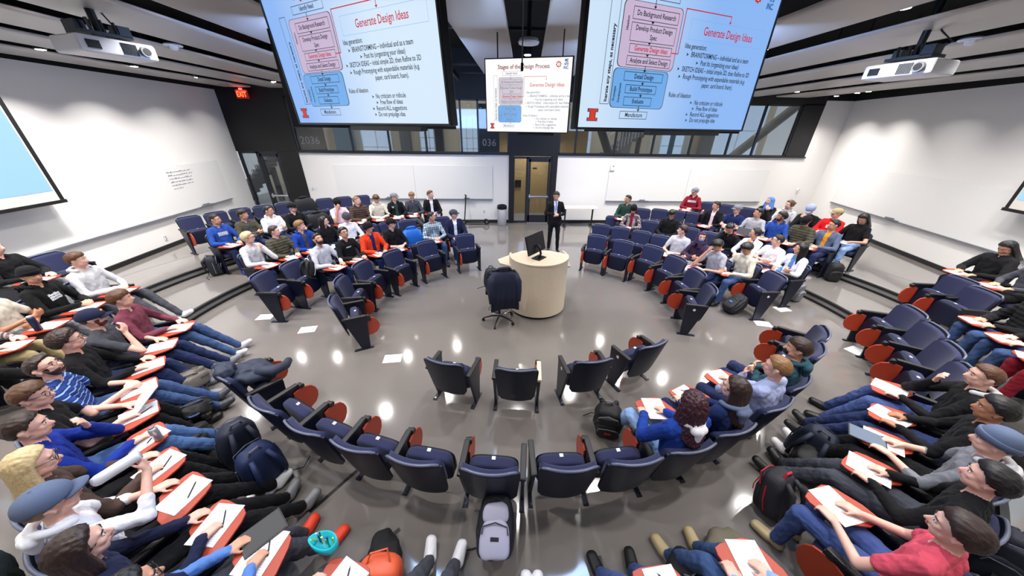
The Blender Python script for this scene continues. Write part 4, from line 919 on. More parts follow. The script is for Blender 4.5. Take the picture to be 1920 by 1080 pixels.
def hood_mesh(kind):
    nm = 'hood_'+kind
    if nm in HAIRS: return HAIRS[nm]
    vs, fs = [], []
    if kind == 'down':   # hood lying behind the neck
        for i in range(13):
            a = radians(200-i*220/12-0) ; a = radians(-200+i*220/12); b = radians(-200+(i+1)*220/12)
            if i < 12: capsule(vs, fs, (.105*cos(a), .10*sin(a)+.0, -.135-.02*sin(a)), (.105*cos(b), .10*sin(b), -.135-.02*sin(b)), .026, .026, 8)
        capsule(vs, fs, (-.04, -.12, -.15), (.04, -.12, -.15), .04, .04); capsule(vs, fs, (0, -.12, -.16), (0, -.13, -.25), .05, .03)
    else:               # scarf or hood worn over the head
        bm = bmesh.new(); bmesh.ops.create_icosphere(bm, subdivisions=4, radius=1); o = len(vs)
        for v in bm.verts:
            d = v.co.normalized(); r0 = 1/sqrt((d.x/.103)**2+(d.y/.122)**2+(d.z/.13)**2)
            s = 1 if not (d.y > .55 and -.75 < d.z < .62) else 0
            v.co = d*(r0 if s else .05)+Vector((0, -.008, 0))
        bm.verts.ensure_lookup_table(); vs += [tuple(v.co) for v in bm.verts]; fs += [tuple(x.index+o for x in f.verts) for f in bm.faces]; bm.free()
        for a in range(-200, 21, 20): a = radians(a); capsule(vs, fs, (.085*cos(a), .095*sin(a), -.03), (.125*cos(a), .11*sin(a), -.19), .03, .035, 8)
        capsule(vs, fs, (-.05, .05, -.12), (.05, .05, -.12), .04, .04); capsule(vs, fs, (0, .05, -.13), (0, .07, -.22), .06, .05)
    me = remesh(vs, fs, .008, 3); me.polygons.foreach_set('use_smooth', [True]*len(me.polygons)); me.materials.clear(); me.materials.append(cloth('k')); HAIRS[nm] = me; return me
def colored(name, me, parent, M, m):
    o = link(name, me, parent, M=M); 
    if not o.material_slots: me.materials.append(m)
    o.material_slots[0].link = 'OBJECT'; o.material_slots[0].material = m; return o
def beard_mesh():
    if 'beard' in HAIRS: return HAIRS['beard']
    bm = bmesh.new(); bmesh.ops.create_icosphere(bm, subdivisions=5, radius=1)
    for v in bm.verts:
        d = v.co.normalized(); fy = d.y
        top = -.30 if fy > .35 else -.30+(.35-fy)*1.1      # sideburn climbs towards the ear
        on = min(1, max(0, (top-d.z)/.10))*min(1, max(0, (fy+.10)/.15))
        if fy > .55 and abs(d.x) < .30 and -.56 < d.z < -.44: on = 0
        v.co = Vector((d.x*.079, d.y*.080+.021, d.z*.104-.008))*(.86+.17*on+.014*noise.noise(d*18)*on)
    me = bpy.data.meshes.new('beard'); bm.to_mesh(me); bm.free(); me.polygons.foreach_set('use_smooth', [True]*len(me.polygons)); me.materials.append(hairm('db')); HAIRS['beard'] = me; return me

PRES = V((1.6, 9.05, 1.6)); SCRN = V((.5, 4.2, 3.6))
def person(pid, X, Y, z, ang, sp):
    (label, pose, legs, look, hair, hc, sk, top, sleeve, bot, shoe) = sp[:11]; ex = sp[11] if len(sp) > 11 else {}
    base = Matrix.Translation((X, Y, z)) @ Matrix.Rotation(ang-pi/2, 4, 'Z')
    lean = ex.get('lean', 0.0); fem = ex.get('fem', 0); k = .9 if fem else 1.0; standing = pose == 'stand'
    dist = hypot(X, Y); vox = .0068 if dist < 3.2 else (.0085 if dist < 6 else .0115); rf = max(.0092, vox*.95)
    P = []; S = V((0, 0, 0))
    zs = .42 if standing else 0     # torso rise when standing
    def ty(zz): return -.13+lean*(zz-.55)+.02*(1.0-zz)
    sh = .178*k; hy = ty(1.12)+.03+lean*.08
    pad = ex.get('pad', 0)
    P += [((-.09, -.08, .57+zs), (.09, -.08, .57+zs), .120*k, .120*k, 'bot')]
    for s in (-1, 0, 1): P.append(((s*.066*k, ty(.66), .655+zs), (s*.088*k, ty(.93), .935+zs), .117*k+pad+(.008 if s == 0 else 0), .107*k+pad, 'top'))
    P += [((-.15*k, ty(1.0), .995+zs), (.15*k, ty(1.0), .995+zs), .068+pad, .068+pad, 'top')]
    for s in (-1, 1): P += [((s*.15*k, ty(1.0), .99+zs), (0, ty(1.05), 1.055+zs), .062, .056, 'top'), ((s*.10*k, ty(.97)+.01, .96+zs), (s*.14*k, ty(1.0), .99+zs), .09*k+pad, .072+pad, 'top')]
    hc_ = V((0, hy, 1.215+zs)); wl = base @ hc_
    if look == 'P': t = PRES
    elif look == 'S': t = SCRN
    elif look == 'D': t = base @ V((0, .42, .70))
    elif isinstance(look, tuple): t = base @ V(look)
    else: t = base @ V((0, 3, 1.3))
    d = base.to_3x3().inverted() @ (t-wl); yaw = atan2(-d.x, d.y); pit = atan2(d.z, hypot(d.x, d.y))
    yaw = max(-1.1, min(1.1, yaw)); pit = max(-.75, min(.42, pit*.8))
    Mh = Matrix.Translation(hc_) @ Matrix.Rotation(yaw, 4, 'Z') @ Matrix.Rotation(pit, 4, 'X')
    P.append(((0, ty(1.02)+.005, 1.03+zs), Mh @ V((0, -.025, -.06)), .056*k, .052*k, 'skin'))
    head_prims(P, Mh, fem)
    if ex.get('collar'): P.append(((-.035, ty(1.05)+.0, 1.08+zs), (.035, ty(1.05), 1.08+zs), .058, .058, 'top'))
    if ex.get('torsoonly'): pass
    A = ARM[pose]
    for s, (el, wr, hf, hn) in ((1, A[0]), (-1, A[1])):
        el = V(el)+V((0, lean*.12, 0)); wr = V(wr)+V((0, lean*.05, 0)); shp = V((s*sh, ty(1.0), .995+zs))
        if standing: el = V(el); 
        if sleeve == 'l':
            P += [(shp, el, .062+pad, .052+pad, 'top'), (el, wr, .051+pad, .037+pad*.5, 'top')]
        elif sleeve == 'q':
            P += [(shp, el, .062+pad, .05+pad, 'top'), (el, el.lerp(wr, .35), .046, .042, 'top'), (el, wr, .036, .026, 'skin')]
        else:
            P += [(shp, shp.lerp(el, .62), .058, .054, 'top'), (shp, el, .045, .038, 'skin'), (el, wr, .037, .026, 'skin')]
        hand(P, wr, hf, hn, s, rf)
    if standing:
        for s, ax in ((1, .0), (-1, .06)):
            P += [((s*.09, -.08, .95), (s*.115, -.06+ax*.5, .52), .092, .066, 'bot'), ((s*.115, -.06+ax*.5, .52), (s*.13, -.08+ax, .10), .062, .05, 'bot'), ((s*.13, -.10+ax, .05), (s*.155, .07+ax, .045), .042, .036, 'shoe')]
        P += [((-.08, -.07, .90), (.08, -.07, .90), .125, .125, 'top'), ((-.085, -.07, .86), (.085, -.07, .86), .122, .12, 'top')]
    else:
        L = LEG[legs] if isinstance(legs, str) else legs; cross = ex.get('cross')
        for s in (1, -1):
            kn = V(L[0]); an = V(L[1]); kn.x *= s; an.x *= s
            if cross and s == 1: kn = V((.06, .44, .62)); an = V((-.16, .60, .40)) if cross != 2 else V((-.10, .74, .34))
            if ex.get('xank') and s == 1: an = V((-.03, an.y+.05, an.z+.06))
            P += [((s*.09, -.06, .56), kn, .094, .072, 'bot'), (kn, an, .071, .052, 'bot'), (kn, kn.lerp(an, .35)+V((0, -.012, 0)), .072, .066, 'bot')]
            fd = V((an.x-kn.x, an.y-kn.y, an.z-kn.z)).normalized(); tl = V((s*.18, 1, 0)).normalized()
            up = .03 if legs in ('bent', 'tuck', 'ext2') or not isinstance(legs, str) else .09
            if cross and s == 1: tl = V((-.5, .8, -.1)).normalized(); P += [(an+fd*.035, an+fd*.05+tl*.17, .042, .035, 'shoe')]
            else:
                h = V((an.x, an.y-.01, .048 + (.06 if ex.get('xank') and s == 1 else 0))); P += [(h-tl*.02, h+tl*.16+V((0, 0, up-.035)), .045, .038, 'shoe'), (h+tl*.06+V((.012, 0, 0)), h+tl*.165+V((.008, 0, up-.035)), .044, .040, 'shoe'), (h+tl*.06-V((.012, 0, 0)), h+tl*.165+V((-.008, 0, up-.035)), .044, .040, 'shoe'), (h, an, .044, .05, 'shoe')]
    if standing: pass
    vs, fs = [], []
    for a, b, ra, rb, l in P: capsule(vs, fs, a, b, ra, rb, 12 if ra > .02 else 8)
    me = remesh(vs, fs, vox, 3 if vox > .008 else 4); me.name = 'person'
    n = len(me.vertices); co = np.empty(n*3); me.vertices.foreach_get('co', co); co = co.reshape(-1, 3)
    m = len(me.polygons); fc = np.empty(m*3); me.polygons.foreach_get('center', fc); fc = fc.reshape(-1, 3)
    def classify(pts):
        best = np.full(len(pts), 1e9); lab = np.zeros(len(pts), int); LM = {'skin': 0, 'top': 1, 'bot': 2, 'shoe': 3}
        for a, b, ra, rb, l in P:
            a = np.array(a); b = np.array(b); ab = b-a; L2 = max(ab@ab, 1e-9); t = np.clip(((pts-a)@ab)/L2, 0, 1)
            dd = np.linalg.norm(pts-a-t[:, None]*ab, axis=1)-(ra+(rb-ra)*t)
            w = dd < best; best[w] = dd[w]; lab[w] = LM[l]
        return lab
    fl = classify(fc); vl = classify(co)
    nr = np.empty(n*3); me.vertices.foreach_get('normal', nr); nr = nr.reshape(-1, 3)
    amp = ex.get('fold', .008)
    idx = np.nonzero((vl == 1) | (vl == 2))[0]
    sd = hash(pid) % 97 if False else sum(map(ord, pid)) % 97
    p = co[idx]; x, y, w = p[:, 0], p[:, 1], p[:, 2]
    def nz(s, ph): return np.sin(x*s+1.9*np.sin(y*s*.83+ph)+ph)*np.sin(w*s*1.15+1.6*np.sin(x*s*.71+ph*2)+1.2*np.sin(y*s*.6))
    q = amp*(.62*nz(24, sd)+.36*nz(51, sd*1.7)+.18*nz(95, sd*.6))
    if pad > .013: q = q+.005*np.sin(w*105)*(vl[idx] == 1)
    co[idx] += nr[idx]*q[:, None]
    me.vertices.foreach_set('co', co.ravel())
    mats_ = [skinm(sk), cloth(top), cloth(bot), mat('shoe_'+shoe, C[shoe], .5)]
    if 'print' in ex:
        pc, (x0, x1, z0, z1) = ex['print']; cy = ty((z0+z1)/2)
        inb = (fl == 1) & (fc[:, 0] > x0) & (fc[:, 0] < x1) & (fc[:, 2] > z0) & (fc[:, 2] < z1) & (fc[:, 1] > cy+.05)
        if ex.get('ptext', 1): inb &= (np.sin(fc[:, 0]*260)+np.sin(fc[:, 2]*190) > -.9)
        fl = np.where(inb, 4, fl); mats_.append(mat('print_'+pc, C[pc], .8))
    if 'open' in ex:   # open jacket showing a shirt of another colour
        w = .045; inb = (fl == 1) & (abs(fc[:, 0]) < w+.12*np.clip(fc[:, 2]-zs-.95, 0, 1)) & (fc[:, 2] < 1.09+zs) & (fc[:, 2] > .66+zs) & (fc[:, 1] > ty(.85)+.03)
        fl = np.where(inb, len(mats_), fl); mats_.append(cloth(ex['open']))
    me.materials.clear()
    for q in mats_: me.materials.append(q)
    me.polygons.foreach_set('material_index', fl.astype(np.int32)); me.polygons.foreach_set('use_smooth', [True]*m); me.update()
    o = bpy.data.objects.new('person', me); COL.objects.link(o); o.matrix_world = base; tag(o, label, 'person')
    # features
    for s in (-1, 1):
        e_ = fixed('eye%d' % s, eye_f(s)); e_.name = 'eye'; link('eye', e_, o, M=Mh)
        colored('eyebrow', fixed('eyebrow%d' % s, brow_f(s)), o, Mh, hairm(hc if hc != 'bl' else 'lb'))
    if ex.get('mask'):
        mb = MB(); mb.ell((0, .052, -.045), (.056, .058, .05), mat('mask_'+ex['mask'], C[ex['mask']], .8), 18, 12); mb.cyl((.05, .04, -.02), (.088, -.01, .0), .002, M_white, 5); mb.cyl((-.05, .04, -.02), (-.088, -.01, .0), .002, M_white, 5); link('face_mask', mb.mesh('face_mask', True), o, M=Mh)
    else: link('mouth', fixed('mouth', mouth_f), o, M=Mh)
    if ex.get('gl'): link('glasses', fixed('glasses', glasses_f), o, M=Mh)
    if ex.get('beard'): colored('beard', beard_mesh(), o, Mh, hairm(hc if hc != 'lb' else 'au'))
    if not ex.get('hijab'):
        hat = ex.get('cap') or ex.get('beanie'); colored('hair', hair_mesh(hair), o, Mh @ Matrix.Diagonal((.95, .93, .84, 1)) if hat else Mh, hairm(hc))
    if ex.get('cap'):
        m_ = cloth(ex['cap']); Mc = Mh @ Matrix.Rotation(ex.get('capback', 0), 4, 'Z')
        mb = MB(); cap_mesh(mb, m_); h = link('cap', mb.mesh('cap', True), o, M=Mc); mb = MB(); brim_mesh(mb, m_); b_ = link('brim', mb.mesh('brim', True), h)
        if ex.get('caplogo'): mb = MB(); mb.ell((0, .098, .085), (.02, .012, .016), mat('print_'+ex['caplogo'], C[ex['caplogo']], .8)); link('cap_badge', mb.mesh('cap_badge', True), h)
    if ex.get('beanie'): mb = MB(); beanie_mesh(mb, cloth(ex['beanie'])); link('beanie', mb.mesh('beanie', True), o, M=Mh)
    if ex.get('hijab'): colored('headscarf', hood_mesh('up'), o, Mh, cloth(ex['hijab']))
    if ex.get('hood'): colored('hood', hood_mesh('down'), o, Matrix.Translation((0, ty(1.05)-.0, 1.215+zs)), cloth(top if ex['hood'] == 1 else ex['hood']))
    if ex.get('tie'): mb = MB(); mb.add([(-.012, .0, 1.50), (.012, .0, 1.50), (.02, .03, 1.30), (0, .035, 1.22), (-.02, .03, 1.30), (-.012, -.012, 1.50), (.012, -.012, 1.50), (.02, .018, 1.30), (0, .02, 1.22), (-.02, .018, 1.30)], [(0, 4, 3, 2, 1), (5, 6, 7, 8, 9), (0, 1, 6, 5), (1, 2, 7, 6), (2, 3, 8, 7), (3, 4, 9, 8), (4, 0, 5, 9)], cloth('sb')); link('necktie', mb.mesh('necktie'), o)
    return o, base, Mh

# ------------------------------------------------------------------ who sits where (world metres)
TZ = {1: 0, 2: 0, 3: 0, 4: .17, 5: .34}
RX = {1: (3.5, 2.75), 2: (4.95, 3.85), 3: (6.3, 4.95), 4: (7.7, 6.1), 5: (9., 7.1)}
def facing(X, Y, row): rx, ry = RX[row]; return atan2((EC[1]-Y)/ry**2, (EC[0]-X)/rx**2)
ROWS = {
'R1L':(1,[('c',-2.44,4.55),('c',-2.66,5.24),('c',-2.60,5.91),('c',-2.21,6.50),('c',-1.65,7.10),('c',-0.83,7.62),]),
'R1R':(1,[('c',3.52,4.88),('c',3.68,5.51),('c',3.65,6.16),('c',3.48,6.79),('c',2.94,7.15),('c',2.44,7.56),]),
'R1B':(1,[('c',-0.61,3.19),('c',0.21,3.05),('c',1.10,3.18),('c',1.91,3.47),]),
'R2L':(2,[('c',-4.24,5.45),('cpack',-4.01,5.95),('pbeard',-3.73,6.41),('psweat',-3.40,6.84),('predjk',-3.02,7.25),('pblk',-2.62,7.62),('cbag',-2.21,7.96),('pplaid',-1.78,8.27),('pcap',-1.24,8.57),]),
'R3L':(3,[('pblond',-5.22,6.51),('ppuff',-4.98,6.98),('phood',-4.68,7.42),('pwom',-4.33,7.82),('pbean',-3.95,8.19),('c',-3.55,8.54),('c',-3.11,8.83),('c',-2.63,9.05),('c',-1.73,9.41),]),
'R4L':(4,[('pblue',-6.48,7.33),('pblk2',-6.18,7.77),('pwht',-5.84,8.18),('pcap2',-5.47,8.55),('ccoat',-5.05,8.89),('ppink',-4.61,9.18),('pbrn',-4.16,9.46),('pbei',-3.71,9.74),('pcap3',-3.25,10.01),('pgry',-2.78,10.25),('ptall',-2.24,10.49),]),
'R5L':(5,[('c',-7.83,8.17),('c',-7.54,8.62),('c',-7.22,9.04),('c',-6.86,9.43),('c',-6.47,9.79),('ccoat2',-6.06,10.13),('c',-5.62,10.45),('c',-5.15,10.73),('c',-4.65,10.98),]),
'R2R':(2,[('c',5.16,5.36),('pwhs',5.08,5.89),('pgts',4.60,6.09),('pmask',4.47,6.60),('ppnk',4.31,7.10),('c',4.07,7.57),('c',3.74,7.97),('c',3.32,8.31),('c',2.86,8.57),]),
'R3R':(3,[('pdkw',6.09,5.86),('pwt',6.04,6.38),('pasw',5.94,6.90),('pdh',5.78,7.41),('c',5.56,7.89),('c',5.26,8.32),('pbj',4.88,8.70),('c',4.46,9.02),('phat',4.02,9.31),('c',3.56,9.58),]),
'R4R':(4,[('porg',7.88,7.01),('ppuf2',7.56,7.39),('pbl2',7.24,7.77),('pgr2',6.94,8.18),('pnavt',6.65,8.59),('pblaz',6.32,9.02),('c',5.99,9.39),('c',5.58,9.69),('c',5.12,9.87),('c',4.59,9.94),('pgreen',4.03,9.90),]),
'R5R':(5,[('pbwt',8.49,6.97),('prj',8.34,7.47),('pcap5',8.16,7.96),('pgirl',7.98,8.45),('phij',7.81,8.93),('c',7.60,9.41),('c',7.30,9.83),('c',6.89,10.16),('pred5',6.42,10.38),]),
'R2BL':(2,[('cjkt',-2.96,3.01),('c',-2.25,2.56),('c',-1.73,2.29),('c',-1.22,2.10),('c',-0.69,1.96),('c',-0.07,1.86),]),
'R2BR':(2,[('c',0.57,1.87),('c',1.13,1.91),('pcurl',1.65,2.01),('plong',2.15,2.18),('pgrs',2.76,2.45),('pteal',3.23,2.74),('c',3.92,3.26),('c',4.32,3.61),]),
'R3BL':(3,[('pmar',-5.05,3.93),('pcapg',-4.88,3.45),('pcurly',-4.65,3.01),('pstr',-4.36,2.59),('pgls',-4.01,2.22),('pblu',-3.63,1.89),('pblnd',-3.22,1.59),('pcaph',-2.79,1.33),('pdark',-2.33,1.08),('pgls2',-1.86,0.88),('ppenc',-1.19,0.65),('pwsh',-0.62,0.50),]),
'R3BR':(3,[('pltj',0.22,0.46),('pblj',1.00,0.53),('ptq',1.69,0.66),('c',2.20,0.81),('predt',2.72,1.01),('pdh3',3.34,1.30),('pbean3',3.80,1.57),('pdk3',4.24,1.87),('pbr3',4.71,2.26),('c',5.31,2.81),('c',5.69,3.20),('c',6.02,3.62),('c',6.30,4.08),]),
'R4BL':(4,[('pgh',-6.64,4.89),('pnvy',-6.61,4.32),('ptsh',-6.55,3.79),('pplL',-6.43,3.28),('pdkL',-6.25,2.75),]),
'R5BL':(5,[('c',-7.95,5.55),('pgpt',-7.95,5.00),]),
'R4BR':(4,[('c',8.07,4.79),('c',7.82,4.36),('ppf4',7.44,3.50),('pplR',7.21,3.04),('prdp',6.95,2.60),]),
'R5BR':(5,[('pbk5',9.00,5.00),('pbk6',8.85,4.40),])
}
ROWN = {'R1L': 'inner ring left of the lectern', 'R1R': 'inner ring right of the lectern', 'R1B': 'group of four facing the lectern',
 'R2L': 'second row, back left block', 'R3L': 'third row, back left block', 'R4L': 'fourth row, back left block', 'R5L': 'rearmost row, back left block',
 'R2R': 'second row, back right block', 'R3R': 'third row, back right block', 'R4R': 'fourth row, back right block', 'R5R': 'rearmost row, back right block',
 'R2BL': 'left half of the near arc', 'R2BR': 'right half of the near arc', 'R3BL': 'near left row', 'R3BR': 'near right row',
 'R4BL': 'left side row', 'R5BL': 'top left side row', 'R4BR': 'upper right side row', 'R5BR': 'top right side row'}
ENDN = {'R1L': 'near end', 'R1R': 'near end', 'R1B': 'left end', 'R2L': 'left end', 'R3L': 'left end', 'R4L': 'left end', 'R5L': 'left end', 'R2R': 'right end', 'R3R': 'right end', 'R4R': 'right end', 'R5R': 'right end', 'R2BL': 'left end', 'R2BR': 'left end', 'R3BR': 'bottom end', 'R5BL': 'far end', 'R4BR': 'far end'}
ORD = ['first', 'second', 'third', 'fourth', 'fifth', 'sixth', 'seventh', 'eighth', 'ninth', 'tenth', 'eleventh', 'twelfth', 'thirteenth']
